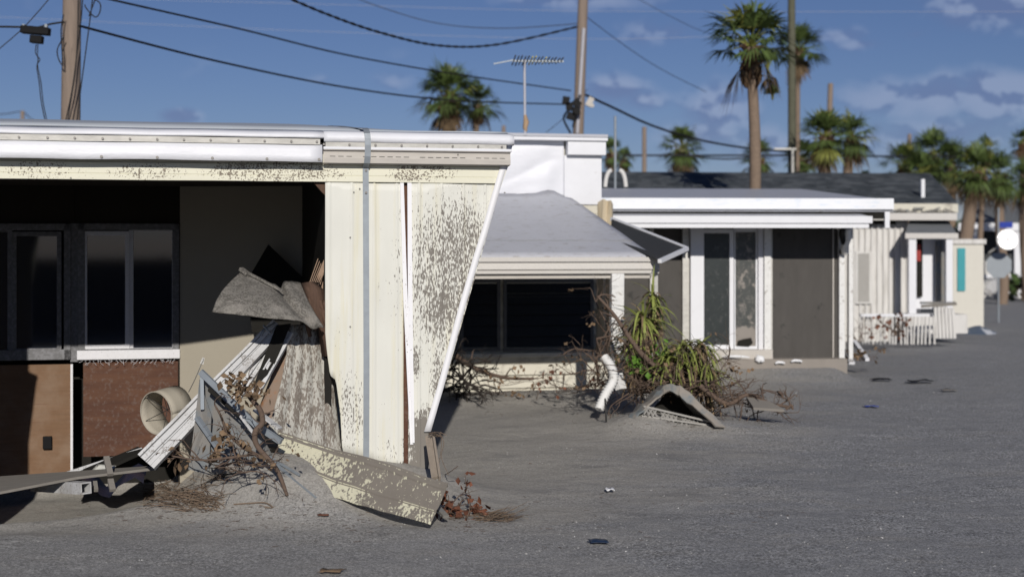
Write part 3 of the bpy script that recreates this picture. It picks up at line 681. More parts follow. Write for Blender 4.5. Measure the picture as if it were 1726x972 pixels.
# drum lampshade
ls = empty('lampshade', F1.world(p1(268, 693, 2.6)), label='round cream drum lampshade lying on its side before the brown plywood', cat='lampshade')
c0 = F1.world(p1(263, 696, 2.3)); ax = Vector((.52, .82, .12)).normalized(); a1 = ax.cross(Vector((0, 0, 1))).normalized(); a2 = a1.cross(ax)
rad = .225
m = MB(); m.grid([[inv(ls, c0 + ax * (L) + (a1 * math.cos(th) + a2 * math.sin(th)) * rad * (1 + .03 * math.sin(2 * th))) for th in [2 * math.pi * i / 40 for i in range(41)]] for L in (0, .08, .16, .30)])
m.build('drum', M_shade_cloth, ls, solid=.008)
m = MB(); ring = [inv(ls, c0 + (a1 * math.cos(th) + a2 * math.sin(th)) * rad * (1 + .03 * math.sin(2 * th))) for th in [2 * math.pi * i / 40 for i in range(41)]]; m.tube(ring, .007, 5); m.build('rim', M_shade_cloth, ls)
m = MB(); hub = inv(ls, c0 + ax * .16)
for i in range(5): th = 1.1 + i * 1.26; m.tube([hub, inv(ls, c0 + ax * .03 + (a1 * math.cos(th) + a2 * math.sin(th)) * rad * .98)], .004, 4)
m.tube([hub, hub + Vector((.05, -.12, .02)), hub + Vector((.03, -.2, .16))], .005, 4); m.build('wire_spider', M_wire, ls)
# long fallen fascia
fa = [pw(470, 730, 12.62), pw(560, 757, 12.25), pw(650, 783, 11.85), pw(755, 816, 11.4)]
fb = [pw(468, 792, 12.2), pw(550, 832, 11.85), pw(640, 862, 11.5), pw(725, 886, 11.22)]
A_, B_ = bez(fa, 12), bez(fb, 12); rows = []
for a, b in zip(A_, B_):
    row = []; nn = Vector((.1, -.55, .8))
    for k, dz in ((0, -.03), (.01, .022), (.04, .022), (.12, .012), (.14, .0), (.28, -.004), (.45, -.006), (.60, -.002), (.62, .012), (.66, .012), (.68, -.002), (.85, .006), (1.0, .012)):
        q_ = a.lerp(b, k); row.append(q_ + nn * (dz + .022 * nz(q_.x * 2.2, k * 1.5, 5) + .008 * nz(q_.x * 9, k * 4, 2)))
    rows.append(row)
ff = empty('fallen_fascia', pw(640, 850, 11.7), label='long cream fascia board half covered in silt lying at the foot of the wall', cat='fascia board')
def lay(col, w): return P(*col[:2], col[2]) - Vector(ff.location)
def ffp(px, py, Y): return tuple(P(px, py, Y) - Vector(ff.location))
def fmat(name, thr, blobs): return mat(name, (.60, .58, .44), rough=.8, mottle=.06, bump=.5, bscale=40, bdist=.006, layers=[
    dict(color=(.20, .18, .155), scale=5.5, stretch=(1.3, 1.3, 1.0), thr=thr, soft=.025, fine=26, fstretch=(1.8, 1.2, .6), h=1.0, detail=9, nrough=.72, blobs=blobs)])
Mup = fmat('silted_upper_fascia', .56, [(ffp(690, 815, 11.7), (.9, 1.6, .5), .13), (ffp(600, 800, 11.9), (.5, 1, .4), .05)])
Mlo = fmat('silted_lower_fascia', .56, [(ffp(640, 845, 11.6), (.26, .8, .2), .13), (ffp(700, 865, 11.4), (.3, .8, .1), .07)])
for nm, i0, i1, M_ in (('top_lip', 0, 3, fmat('fascia_lip', .60, [])), ('upper_board', 2, 7, Mup), ('middle_rib', 7, 10, fmat('fascia_rib', .54, [])), ('lower_board', 9, 12, Mlo)):
    m = MB(); m.grid([[p for p in row[i0:i1 + 1]] for row in rows], False); m.v = [tuple(inv(ff, v)) for v in m.v]; m.build(nm, M_, ff, solid=.006)
# flat silver strip and bits
m = MB(); m.bar(pw(446, 766, 12.2), pw(534, 839, 11.75), .035, .012); m.bar(pw(455, 770, 12.18), pw(505, 800, 11.95), .012, .02)
tag(m.build('metal_strip', M_galv), 'thin silver metal strip sliding down the sand mound', 'metal strip')
m = MB(); m.bar(pw(724, 735, 12.7), pw(735, 805, 12.2), .075, .03, (0, 1, 0)); m.bar(pw(730, 733, 12.66), pw(741, 806, 12.15), .02, .05)
tag(m.build('corner_post', mat('grey_split_post', (.26, .22, .18), rough=.9, mottle=.3, mstretch=(4, 4, .5))), 'short grey split corner post standing at the foot of the slanted wall', 'post')
m = MB(); m.tube(bez([pw(722, 732, 12.6), pw(738, 728, 12.5), pw(748, 745, 12.4), pw(744, 770, 12.4), pw(756, 800, 12.2)], 6), .003, 4); m.tube(bez([pw(726, 728, 12.6), pw(744, 738, 12.4), pw(740, 780, 12.3)], 5), .0025, 4)
for i in range(14):
    a = pw(722 + rnd.uniform(0, 20), 730 + rnd.uniform(-3, 6), 12.6); m.tube([a, a + Vector((rnd.uniform(-.06, .08), rnd.uniform(-.04, .04), rnd.uniform(-.04, .02)))], .003, 4)
tag(m.build('loose_vine', M_twig), 'thin dry vine looping from the bottom of the slanted trim', 'vine')
m = MB(); m.grid(loft([pw(560, 612, 13.0), pw(566, 640, 12.98)], [pw(572, 618, 12.95), pw(574, 650, 12.95)], 4, 4)); 
m2 = MB(); a = pw(735, 852, 11.7); m2.bar(a, pw(752, 870, 11.5), .05, .02)
tag(m2.build('metal_scrap', M_greymetal), 'small grey metal scrap under the right end of the fallen fascia', 'scrap')

# branches and twigs -------------------------------------------------
def grow(m, p, d, L, r, depth, rg, spread=.7, tips=None, droop=-.05, n=5, sides=5):
    pts = [Vector(p)]; d = Vector(d).normalized()
    for i in range(n):
        d = (d + Vector((rg.gauss(0, .22), rg.gauss(0, .22), rg.gauss(0, .22) + droop))).normalized()
        pts.append(pts[-1] + d * L / n)
    m.tube(pts, [r * (1 - .55 * i / n) for i in range(n + 1)], sides, False)
    if depth == 0:
        if tips is not None: tips.append((pts[-1], d))
        return
    for i in range(rg.randint(2, 3)):
        k = rg.randint(2, n); dd = (d + Vector((rg.gauss(0, spread), rg.gauss(0, spread), rg.gauss(0, spread)))).normalized()
        grow(m, pts[k], dd, L * rg.uniform(.45, .75), r * .5, depth - 1, rg, spread, tips, droop, n, max(3, sides - 1))
def leaf(m, p, size, rg):
    d = Vector((rg.gauss(0, 1), rg.gauss(0, 1), rg.gauss(0, 1) - .5)).normalized(); s = d.cross(Vector((rg.gauss(0, 1), rg.gauss(0, 1), rg.gauss(0, 1)))).normalized(); u = d.cross(s)
    L, W = size, size * .42
    P0 = Vector(p)
    m.add([P0, P0 + d * L * .45 + s * W + u * W * .5, P0 + d * L * .5, P0 + d * L * .45 - s * W + u * W * .5, P0 + d * L + u * W * .6], [(0, 1, 2), (0, 2, 3), (1, 4, 2), (2, 4, 3)], True)
def brush(name, starts, depth, L, r, seed, label, cat, M=M_bark, leaves=None, spread=.7, droop=-.05, lsize=.07, lfrac=.7, group=None, paths=()):
    """a thing of branches (+ leaves as a child)"""
    rg = random.Random(seed); e = empty(name, starts[0][0] if starts else paths[0][0], label=label, cat=cat, group=group)
    m = MB(); tips = []
    for p, d in starts: grow(m, p, d, L * rg.uniform(.7, 1.2), r, depth, rg, spread, tips, droop)
    for (a_, _d), (b_, _e) in zip(starts, starts[1:]): m.tube([a_, a_.lerp(b_, .5) + Vector((0, 0, -.02)), b_], r * .45, 4, False)
    for pth, pr in paths if paths and isinstance(paths[0][1], float) else []: m.tube(bez(pth, 6), pr, 7)
    m.v = [tuple(inv(e, v)) for v in m.v]; m.build('branches', M, e)
    if leaves:
        l = MB()
        for p, d in tips:
            if rg.random() < lfrac:
                for _ in range(rg.randint(1, 4)): leaf(l, inv(e, p) + Vector((rg.gauss(0, .02), rg.gauss(0, .02), rg.gauss(0, .02))), lsize * rg.uniform(.6, 1.3), rg)
        l.build('leaves', leaves, e)
    return e
# main dead branch with clustered leaves
rg = random.Random(21); br = empty('dead_branch', pw(440, 800, 11.9), label='thick twisting dead branch with curled brown leaves standing in the sand mound', cat='branch')
m = MB(); tips = []
main = bez([pw(484, 835, 11.75), pw(466, 790, 11.8), pw(434, 752, 11.85), pw(430, 728, 11.85), pw(442, 712, 11.9), pw(438, 690, 11.9), pw(420, 668, 11.9), pw(410, 645, 11.95)], 6)
m.tube(main, [.007 + .018 * math.sin(math.pi * min(1, .12 + i / len(main) * .8)) for i in range(len(main))], 7)
b2 = bez([pw(440, 770, 11.85), pw(408, 752, 11.8), pw(384, 728, 11.75), pw(372, 700, 11.7), pw(362, 682, 11.7)], 6); m.tube(b2, [.019 - .012 * i / len(b2) for i in range(len(b2))], 6)
b3 = bez([pw(430, 765, 11.75), pw(392, 770, 11.65), pw(340, 775, 11.6), pw(290, 768, 11.6)], 6); m.tube(b3, [.012 - .006 * i / len(b3) for i in range(len(b3))], 6)
for p in main[8::4] + b2[4::4] + b3[3::4]: grow(m, p, (rg.gauss(0, 1), rg.gauss(0, .5), rg.uniform(-.2, 1)), .16, .006, 1, rg, .8, tips)
m.v = [tuple(inv(br, v)) for v in m.v]; m.build('branches', M_bark, br)
l = MB()
for c, n_, sp in ((pw(398, 640, 11.9), 22, .055), (pw(410, 660, 11.9), 22, .07), (pw(432, 662, 11.9), 24, .06), (pw(392, 668, 11.85), 10, .05), (pw(378, 745, 11.75), 20, .06), (pw(368, 762, 11.7), 10, .05), (pw(376, 725, 11.75), 5, .04), (pw(300, 775, 11.7), 8, .05)):
    for _ in range(n_): leaf(l, inv(br, c) + Vector((rg.gauss(0, sp), rg.gauss(0, sp), rg.gauss(0, sp * .7))), rg.uniform(.04, .09), rg)
l.build('leaves', M_deadleaf, br)
# tangle of dark twigs beneath
def gp(px, py, dz=0.0):
    """ground point seen at a photo position"""
    lo, hi = 7.5, 70.0; k = (px - PXC) / K; s = (py - PYH) / K
    Y = 8.0
    while Y < 90:
        if H - s * Y <= gz(k * Y, Y): break
        Y += .02 + Y * .001
    return Vector((k * Y, Y, gz(k * Y, Y) + dz))
rg = random.Random(5)
st_ = [(pw(330 + rg.uniform(0, 110), 775 + rg.uniform(-8, 25), 11.75 + rg.uniform(-.15, .1)), (rg.choice((-1, 1)) * rg.uniform(.4, 1), rg.gauss(0, .3), rg.gauss(.0, .3))) for _ in range(12)]
brush('twig_tangle', st_, 2, .26, .007, 8, 'tangle of dark dry twigs under the crushed metal cabinet', 'twigs', leaves=M_deadleaf, lfrac=.2, lsize=.05)
def drygrass(cx, cy, wpx, hpx, n, seed, label, M=M_twig, L=.28, fan=(0, 0)):
    rg = random.Random(seed); m = MB()
    for _ in range(n):
        a = gp(cx + max(-1.6, min(1.6, rg.gauss(0, 1))) * wpx / 2.6, cy + max(-1.6, min(1.6, rg.gauss(0, 1))) * hpx / 2.6, .004)
        th = rg.gauss(fan[0], .55) if rg.random() < .75 else rg.uniform(0, 6.28)
        d = Vector((math.cos(th), math.sin(th) * .6, rg.uniform(.05, .45))); d.normalize(); LL = L * rg.uniform(.4, 1.2)
        pts = [a]
        for k in range(3): d = (d + Vector((rg.gauss(0, .18), rg.gauss(0, .18), rg.gauss(-.08, .12)))).normalized(); pts.append(pts[-1] + d * LL / 3)
        m.tube(pts, [.0035, .003, .0022, .001], 3, False)
        if _ % 6 == 0: m.tube([gp(cx, cy, .006), a.lerp(gp(cx, cy, .006), .5), a], .0028, 3, False)
    return tag(m.build('dry_grass_clump', M), label, 'dead plant', 'dry grass clumps on the sand')
drygrass(290, 832, 80, 34, 230, 1, 'widest clump of fine dry stalks fanning left of the dead branch', fan=(.5, 0))
drygrass(340, 848, 62, 26, 150, 2, 'clump of dry stalks just below the tangle of dark twigs', fan=(2.4, 0))
drygrass(366, 800, 44, 30, 70, 3, 'small dark upright clump of stalks beneath the cabinet', L=.2, fan=(1.7, 0))
drygrass(826, 872, 46, 12, 90, 4, 'flat dry stalks on gravel right of the fallen fascia', L=.22)
# rusty red-leaved shrub
rg = random.Random(9)
st_ = [(gp(768 + rg.uniform(-14, 22), 868 + rg.uniform(-8, 8)), (rg.gauss(.1, .5), rg.gauss(0, .4), rg.uniform(.3, 1))) for _ in range(10)]
brush('withered_shrub', st_, 2, .20, .007, 10, 'withered shrub with rusty red leaves right of the fallen fascia', 'shrub', leaves=M_redleaf, lfrac=.75, lsize=.07)
m = MB(); m.tube(bez([gp(750, 800), pw(758, 795, 12.6), pw(772, 785, 12.5)], 4), .004, 4); tag(m.build('dry_twig', M_bark), 'thin twig rising above the red-leaved shrub', 'twig')
# sticks and litter on the sand
def stick(pts, r, label, M=M_bark, name='dry_stick', cat='stick', group=None):
    m = MB(); m.tube(bez([gp(x, y, .008 + i * .004) for i, (x, y) in enumerate(pts)], 4), r, 5)
    for k in range(4):
        q = gp(*pts[-1], .01); m.tube([q, q + Vector((rnd.uniform(-.12, .02), rnd.uniform(-.04, .04), rnd.uniform(0, .03)))], r * .4, 4)
    return tag(m.build(name, M), label, cat, group)
stick([(394, 853), (420, 851), (446, 853), (459, 858)], .006, 'thin dry stick lying below the silver metal strip', M_twig)
def scrap(px, py, size, M, label, name='litter', cat='litter', seed=0):
    rg = random.Random(seed); c = gp(px, py, .01); m = MB(); rows = []
    for i in range(6):
        rows.append([c + Vector(((i / 5 - .5) * size[0] + rg.gauss(0, size[0] * .07), (j / 3 - .5) * size[1], .004 + size[2] * abs(nz(i * .8, j * .8, seed, 1)) + size[2] * .3)) for j in range(4)])
    m.grid(rows); return tag(m.build(name, M, solid=.003), label, cat)
scrap(1008, 917, (.14, .10, .02), mat('dark_blue_plastic', (.01, .025, .06), rough=.4, bump=0), 'small dark blue plastic scrap on the gravel at the front', seed=1)
scrap(1028, 831, (.08, .12, .04), M_whiteplast, 'crumpled white paper scrap in the middle of the gravel', seed=2)
scrap(545, 872, (.09, .05, .02), M_redleaf, 'single orange dead leaf left of the fascia board', 'dead_leaf', 'leaf', 3)
scrap(1468, 687, (.18, .14, .03), mat('bright_blue_plastic', (.02, .06, .40), rough=.4, bump=0), 'bright blue plastic bit out on the sand', seed=4)
scrap(1487, 643, (.30, .16, .05), M_blacklum, 'dark flat rag nearest the third home on the sand', 'dark_rag', 'rag', 5)
scrap(1553, 646, (.40, .22, .06), M_blacklum, 'larger dark rag further right on the sand', 'dark_rag', 'rag', 6)
scrap(1600, 660, (.22, .14, .03), M_oldwood, 'small brown plank bit right of the dark rags', 'wood_bit', 'wood', 7)
scrap(555, 968, (.16, .08, .02), M_deadleaf, 'brown bark strip at the bottom edge of the photo', 'bark_strip', 'bark', 8)
# loose boards at the left
m = MB(); m.prism([pw(-60, 822, 12.6), pw(0, 802, 12.9), pw(110, 796, 13.0), pw(262, 784, 12.75), pw(266, 787, 12.6), pw(130, 803, 12.35), pw(0, 828, 12.0), pw(-60, 842, 11.95)], (0, 0, -.022))
tag(m.build('loose_board_or_gap_shade', M_oldwood), 'longest silted board lying flat across the front of the porch', 'board', 'loose boards at the porch')
m = MB(); m.prism([pw(140, 790, 13.2), pw(232, 752, 13.4), pw(246, 757, 13.3), pw(170, 792, 13.1)], (0, 0, -.03))
tag(m.build('loose_board_or_gap_shade', M_dark), 'dark board tipped up behind the longest silted board', 'board', 'loose boards at the porch')
m = MB(); m.bar(pw(84, 806, 13.3), pw(240, 756, 13.35), .02, .03)
tag(m.build('loose_strip', M_alum), 'thin pale strip resting on the tipped dark board', 'strip', 'loose boards at the porch')
m = MB(); m.bar(pw(179, 770, 12.6), pw(186, 800, 12.45), .05, .03); m.bar(pw(186, 808, 12.4), pw(190, 826, 12.3), .05, .03); m.bar(pw(160, 812, 12.4), pw(162, 826, 12.3), .035, .03)
tag(m.build('broken_slat', M_oldwood), 'broken upright slat poking through the longest silted board', 'slat')
tb = MB(); a, b = pw(145, 822, 12.15), pw(60, 817, 12.8)
for lo_, hi_ in (((-.5, -.5), (.5, -.38)), ((-.5, .38), (.5, .5)), ((-.5, -.38), (-.38, .38)), ((.38, -.38), (.5, .38))):
    d = (b - a).normalized(); s = d.cross(Vector((0, 0, 1))).normalized(); u = s.cross(d); W = .10
    vs = [q + s * (x * W) + u * (z * W) for q in (a, b) for x, z in ((lo_[0], lo_[1]), (hi_[0], lo_[1]), (hi_[0], hi_[1]), (lo_[0], hi_[1]))]
    tb.add(vs, [(0, 3, 2, 1), (4, 5, 6, 7), (0, 1, 5, 4), (1, 2, 6, 5), (2, 3, 7, 6), (3, 0, 4, 7)])
tag(tb.build('square_tube', M_alum), 'hollow white square tube end sticking out below the silted board', 'tube')
m = MB(); rg = random.Random(2)
rows = [[F1.world((p1(118 + i * 14, 0, 3.2).x, 2.9 + j * .16, -.40 + .09 * rg.random() + .1 * math.sin(i))) for j in range(6)] for i in range(10)]
m.grid(rows); tag(m.build('blue_tarp', M_navy), 'crumpled navy blue tarp on the floor under the brown plywood', 'tarp')
m = MB(); m.grid(loft([pw(150, 797, 13.0), pw(180, 796, 12.8)], [pw(165, 782, 13.0), pw(196, 785, 12.9)], 4, 4)); tag(m.build('cream_fragment', M_cream, solid=.01), 'small cream siding fragment beside the broken slat', 'scrap')
m = MB(); m.tube(bez([pw(318, 660, 12.9), pw(328, 640, 12.7), pw(340, 612, 12.5), pw(343, 604, 12.5)], 5), .004, 5); m.add([pw(337, 612, 12.5), pw(341, 602, 12.5), pw(345, 603, 12.5), pw(343, 614, 12.5)], [(0, 1, 2, 3)])
tag(m.build('bent_rod', M_bar), 'thin bent rod rising above the top corner of the crushed cabinet', 'rod')

# ================================================================== HOME 2
home2 = empty('mobile_home', F2.O, F2.a, label='second mobile home with tall white canvas-patched wall and dusty sloping awning', cat='mobile home')
p2 = F2.p
zc = lambda py, px=950, v=0: p2(px, py, v).z
MB().box((-4.4, .06, -.3), (p2(1018, 0).x - .05, 5.5, zc(236))).build('body', M_siding, home2)
m = MB(); rows = []
for i in range(71):
    u = p2(700, 0).x + (p2(950, 0).x - p2(700, 0).x) * i / 70
    rows.append([])
    for j in range(31):
        z = zc(345) + (zc(238) - zc(345)) * j / 30; ed_ = sstep(0, .15, i / 70) * sstep(1, .88, i / 70) * sstep(1, .85, j / 30)
        wv = .055 * abs(nz(u * .5 - z * 1.1, u * .35 + z * .25, 1, 2.4)) + .03 * nz(u - z, z, 4, 2.5)
        rows[-1].append((u, -.02 - wv * ed_, z))
m.grid(rows); m.build('canvas_patch', M_membrane, home2, solid=.01)
MB().box((p2(950, 0).x, -.05, zc(345)), (p2(1013, 0).x, .02, zc(262))).build('white_panel', M_white, home2, bevel=.01)
MB().box((p2(953, 0).x, -.16, zc(262)), (p2(1017, 0).x, .02, zc(239))).build('white_overhang', M_white, home2, bevel=.01)
MB().box((p2(600, 0).x, -.20, zc(238.5)), (p2(1019, 0).x, .5, zc(233))).build('roof_trim', M_white, home2, bevel=.01)
MB().box((p2(600, 0).x, -.18, zc(232.5)), (p2(1020, 0).x, 5.6, zc(227))).build('roof', M_awning, home2, bevel=.01)
MB().box((p2(978, 0).x, -.03, zc(360)), (p2(1018, 0).x, .055, zc(346))).build('cream_patch', M_siding, home2)
# front wall: lap siding
m = MB(); u0, u1 = p2(640, 0).x, p2(1029, 0).x
nb_ = 16; zb0, zb1 = -.3, zc(346)
for i in range(nb_):
    a, b = zb0 + (zb1 - zb0) * i / nb_, zb0 + (zb1 - zb0) * (i + 1) / nb_
    m.add([(u0, .015, b - .002), (u1, .015, b - .012), (u1, -.035, a), (u0, -.035, a), (u0, .03, a), (u1, .03, a)], [(0, 3, 2, 1), (3, 4, 5, 2)])
m.build('lap_siding', M_siding, home2, solid=.01)
for (a, b) in ((700, 772), (775, 843), (848, 1000)):
    l, h = p2(a, 592, -.03), p2(b, 470, -.03)
    f = MB(); k = .05
    f.box((l.x, -.06, l.z), (h.x, -.03, l.z + k)); f.box((l.x, -.06, h.z - k), (h.x, -.03, h.z)); f.box((l.x, -.06, l.z + k), (l.x + k, -.03, h.z - k)); f.box((h.x - k, -.06, l.z + k), (h.x, -.03, h.z - k))
    fo = f.build('window', M_greymetal if False else mat('shaded_frame', (.10, .10, .10), rough=.7), home2)
    lv = MB(); n = 6
    for i in range(n):
        za, zb_ = l.z + k + (h.z - l.z - 2 * k) * i / n, l.z + k + (h.z - l.z - 2 * k) * (i + 1) / n
        lv.add([(l.x + k, -.028, zb_), (h.x - k, -.028, zb_), (h.x - k, -.055, za + .01), (l.x + k, -.055, za + .01)], [(0, 3, 2, 1)])
    lv.build('louvres', M_louvre, fo, solid=.006)
    MB().box((l.x, -.027, l.z), (h.x, -.024, h.z)).build('backing', M_dark, fo)
MB().box((p2(740, 0).x, -.09, zc(600)), (p2(1000, 0).x, -.02, zc(593))).build('window_sill', M_siding, home2, bevel=.006)
m = MB(); rg = random.Random(6); rows = []
for i in range(12):
    z = zc(600) + (zc(338) - zc(600)) * i / 11
    rows.append([(p2(x, 0).x + rg.gauss(0, .012), v, z + (rg.gauss(0, .05) if i == 11 else 0)) for x, v in ((1006, -.05), (1012, -.16), (1018, -.12), (1024, -.2), (1030, -.08))])
m.grid(rows, False); m.build('torn_corner_post', mat('torn_cream_board', (.55, .47, .34), rough=.85, mottle=.25, mstretch=(5, 5, .5), mscale=6), home2, solid=.02)
# awning
VA = -3.05
aw = empty('awning', F2.world((p2(960, 0, VA).x, VA, 0)), F2.a, label='dusty white pan awning sloping towards us on the second home', cat='awning')
Oa = Vector((p2(960, 0, VA).x, VA, 0))
def A2(px, py, v): return p2(px, py, v) - Oa
zE = p2(1101, 433, VA).z; zW = p2(962, 334, 0).z
uEr = p2(1101, 0, VA).x; uWr = p2(962, 0, 0).x; uLf = p2(600, 0, VA).x
m = MB(); rows = []
for i in range(15):
    k = i / 14; v = 0 + VA * k; ur = uWr + (uEr - uWr) * k; row = []
    for j in range(40):
        u = uLf + (ur - uLf) * j / 39
        bump_ = (.07 * math.exp(-((u - p2(922, 0).x) / .14) ** 2) + .05 * sstep(p2(965, 0).x, p2(930, 0).x, u) + .02 * nz(u, 0, 3, 5)) * (1 - k) ** 4
        row.append(Vector((u, v - .02, zW + (zE - zW) * k + bump_ + .006 * nz(u, v, 0, 2))) - Oa)
    rows.append(row)
m.grid(rows); m.build('roof_pans', M_awning, aw, solid=.03)
for vv in (-2.35, -1.15, -.45):
    k = vv / VA; z = zW + (zE - zW) * k
    MB().bar(Vector((uLf, vv, z + .014)) - Oa, Vector((uWr + (uEr - uWr) * k, vv, z + .014)) - Oa, .045, .014).build('pan_seam', M_greymetal, aw)
zq = lambda py: p2(1000, py, VA).z
g0, g1 = p2(600, 0, VA).x, p2(1109, 0, VA).x
m = MB(); m.grid([[Vector((u, VA - .02 + dv, zq(py))) - Oa for dv, py in ((.05, 434), (-.07, 434), (-.07, 440), (-.03, 441), (-.05, 453), (-.02, 455), (-.02, 460), (.04, 461))] for u in (g0, (g0 + g1) / 2, g1)], False)
m.build('gutter', M_gutter, aw, solid=.015)
MB().box(Vector((g0, VA - .09, zq(441))) - Oa, Vector((g1, VA - .07, zq(435))) - Oa).build('gutter_lip', M_white, aw)
MB().box(Vector((g0, VA + .02, zq(469))) - Oa, Vector((p2(1103, 0, VA).x, VA + .05, zq(464))) - Oa).build('screen_rail', M_trim, aw)
m = MB(); pa, pb, pc_ = A2(1040, 461, VA), A2(1039, 585, VA), A2(1052, 660, VA + .3)
m.bar(pa, pb, .17, .12, (0, 1, 0)); m.bar(pb + Vector((0, 0, .02)), pc_, .165, .11, (0, 1, 0)); m.build('post', M_downpipe, aw, bevel=.01)
m = MB(); m.bar(A2(1105, 461, VA + .05), A2(1105, 640, VA + .05), .05, .05, (0, 1, 0)); m.build('post', M_bar, aw)
m = MB(); m.bar(A2(640, 461, VA), A2(640, 700, VA), .12, .12, (0, 1, 0)); m.build('post', M_downpipe, aw)
# drop-down side awning
sa = empty('window_awning', P(1100, 400, 20), label='open dark side awning on white rods right of the sloping awning', cat='awning')
def wl(m, e): m.v = [tuple(inv(e, v)) for v in m.v]; return m
A, B, C, D = P(1031, 369, 21.0), P(1158, 419, 19.6), P(1112, 440, 18.4), P(1028, 400, 19.6)
m = MB(); m.grid(loft([A, D], [B, C], 5, 8)); wl(m, sa).build('cloth', mat('dark_awning_cloth', (.03, .032, .035), rough=.9), sa, solid=.01)
m = MB(); m.bar(A, B, .05, .05); wl(m, sa).build('rod', M_white, sa)
m = MB(); m.bar(B, C, .05, .05); wl(m, sa).build('rod', M_white, sa)
m = MB(); m.bar(P(1157, 420, 19.6), P(1157, 436, 19.6), .03, .03); wl(m, sa).build('clip', M_bar, sa)

# ribbed plastic downpipe elbow
m = MB(); pts = bez([P(1018, 602, 18.0), P(1030, 618, 17.9), P(1034, 640, 17.8), P(1020, 665, 17.7), P(1009, 690, 17.6)], 12)
rs = [.056 + .010 * (1 if (i // 1) % 2 else -1) for i in range(len(pts))]
m.tube(pts, rs, 12); tag(m.build('downpipe', M_downpipe), 'bent ribbed white downpipe standing loose before the awning post', 'downpipe')
m = MB(); m.bar(P(1040, 630, 17.9), P(1047, 656, 17.85), .12, .08); tag(m.build('pipe_bracket', M_downpipe), 'white bracket piece tucked behind the bent downpipe', 'bracket')

# yuccas ---------------------------------------------------------------
def blade(m, p, d, L, W, droop, rg, n=4):
    d = Vector(d).normalized(); s = d.cross(Vector((0, 0, 1)))
    if s.length < .05: s = Vector((1, 0, 0))
    s.normalize(); s = (s + Vector((rg.gauss(0, .2), rg.gauss(0, .2), rg.gauss(0, .2)))).normalized()
    pts = [Vector(p)]; ws = [W * .6]; q = Vector(p)
    for i in range(n):
        d = (d + Vector((0, 0, -droop))).normalized(); q = q + d * L / n; pts.append(q); ws.append(W * (1 - ((i + 1) / n) ** 1.6))
    vs = []
    for a, w_ in zip(pts, ws): vs += [a - s * w_, a + s * w_]
    m.add(vs, [(2 * i, 2 * i + 1, 2 * i + 3, 2 * i + 2) for i in range(n)], True)
def yucca(px, py, Y, base, label, seed, R_=.55, up=1.0, ng=120, nd=90, heads=()):
    rg = random.Random(seed); e = empty('yucca_plant', base, label=label, cat='yucca', group='yuccas in the rubble'); top = P(px, py, Y)
    m = MB(); m.tube([base, base.lerp(top, .5) + Vector((.05, 0, 0)), top], [.07, .06, .05], 8); wl(m, e).build('stem', M_bark, e)
    tops = [(top, 1.0)] + [(P(*h[:3]), h[3]) for h in heads]
    m = MB(); m2 = MB(); st2 = MB()
    for top, sc_ in tops:
        lean = Vector((rg.gauss(0, .35), rg.gauss(0, .2), 0))
        for i in range(int(ng * sc_)):
            th = rg.uniform(0, 6.28); ph = rg.uniform(-.35, 1.3) * up; d = Vector((math.cos(th) * math.cos(ph), math.sin(th) * math.cos(ph), math.sin(ph))) + lean
            blade(m if rg.random() > .22 else m2, top + Vector((0, 0, rg.uniform(-.12, .10))), d, R_ * sc_ ** .5 * rg.uniform(.55, 1.3), .019, rg.uniform(.2, .75), rg, 5)
        for i in range(int(nd * sc_)):
            th = rg.uniform(0, 6.28); ph = rg.uniform(-1.5, .1); d = Vector((math.cos(th) * math.cos(ph), math.sin(th) * math.cos(ph), math.sin(ph)))
            blade(m2, top + Vector((0, 0, rg.uniform(-.40, .05))), d, R_ * rg.uniform(.4, 1.1), .016, rg.uniform(.3, .8), rg, 5)
        st2.tube([base, base.lerp(top, .5) + Vector((.04, 0, -.05)), top], [.05, .045, .04], 7)
    wl(m, e).build('leaves', M_yucca, e); wl(m2, e).build('dry_leaves', M_yuccadry, e); wl(st2, e).build('stem', M_bark, e)
    return e
yucca(1084, 545, 18.3, P(1080, 655, 18.2), 'taller yucca with drooping green blades beside the white awning post', 31, .56, 1.0, 110, 190, heads=[(1100, 505, 18.5, .5), (1070, 580, 18.2, .5)])
yucca(1150, 590, 18.0, P(1140, 675, 18.0), 'lower spreading yucca with arching blades before the glass doors', 32, .60, .85, 120, 150, heads=[(1182, 588, 17.9, .6), (1125, 612, 17.8, .6), (1195, 625, 17.7, .4)])
rg = random.Random(40); m = MB()
for i in range(70):
    c = P(1105 + rg.gauss(0, 12), 618 + rg.gauss(0, 16), 17.9 + rg.gauss(0, .15)); leaf(m, c, .09, rg)
for i in range(30): leaf(m, P(1075 + rg.gauss(0, 10), 612 + rg.gauss(0, 8), 17.9), .08, rg)
for i in range(26): m.tube([P(1100, 640, 17.9), P(1105 + rg.gauss(0, 10), 618 + rg.gauss(0, 12), 17.9), P(1105 + rg.gauss(0, 16), 610 + rg.gauss(0, 16), 17.9 + rg.gauss(0, .1))], .006, 3, False)
m.tube([P(1075, 625, 17.9), P(1090, 625, 17.9), P(1104, 630, 17.9)], .006, 3)
tag(m.build('leafy_weed', mat('bright_leaf_green', (.10, .20, .03), rough=.5, island=.4, bump=0)), 'small bright green leafy weed at the foot of the yuccas', 'weed')
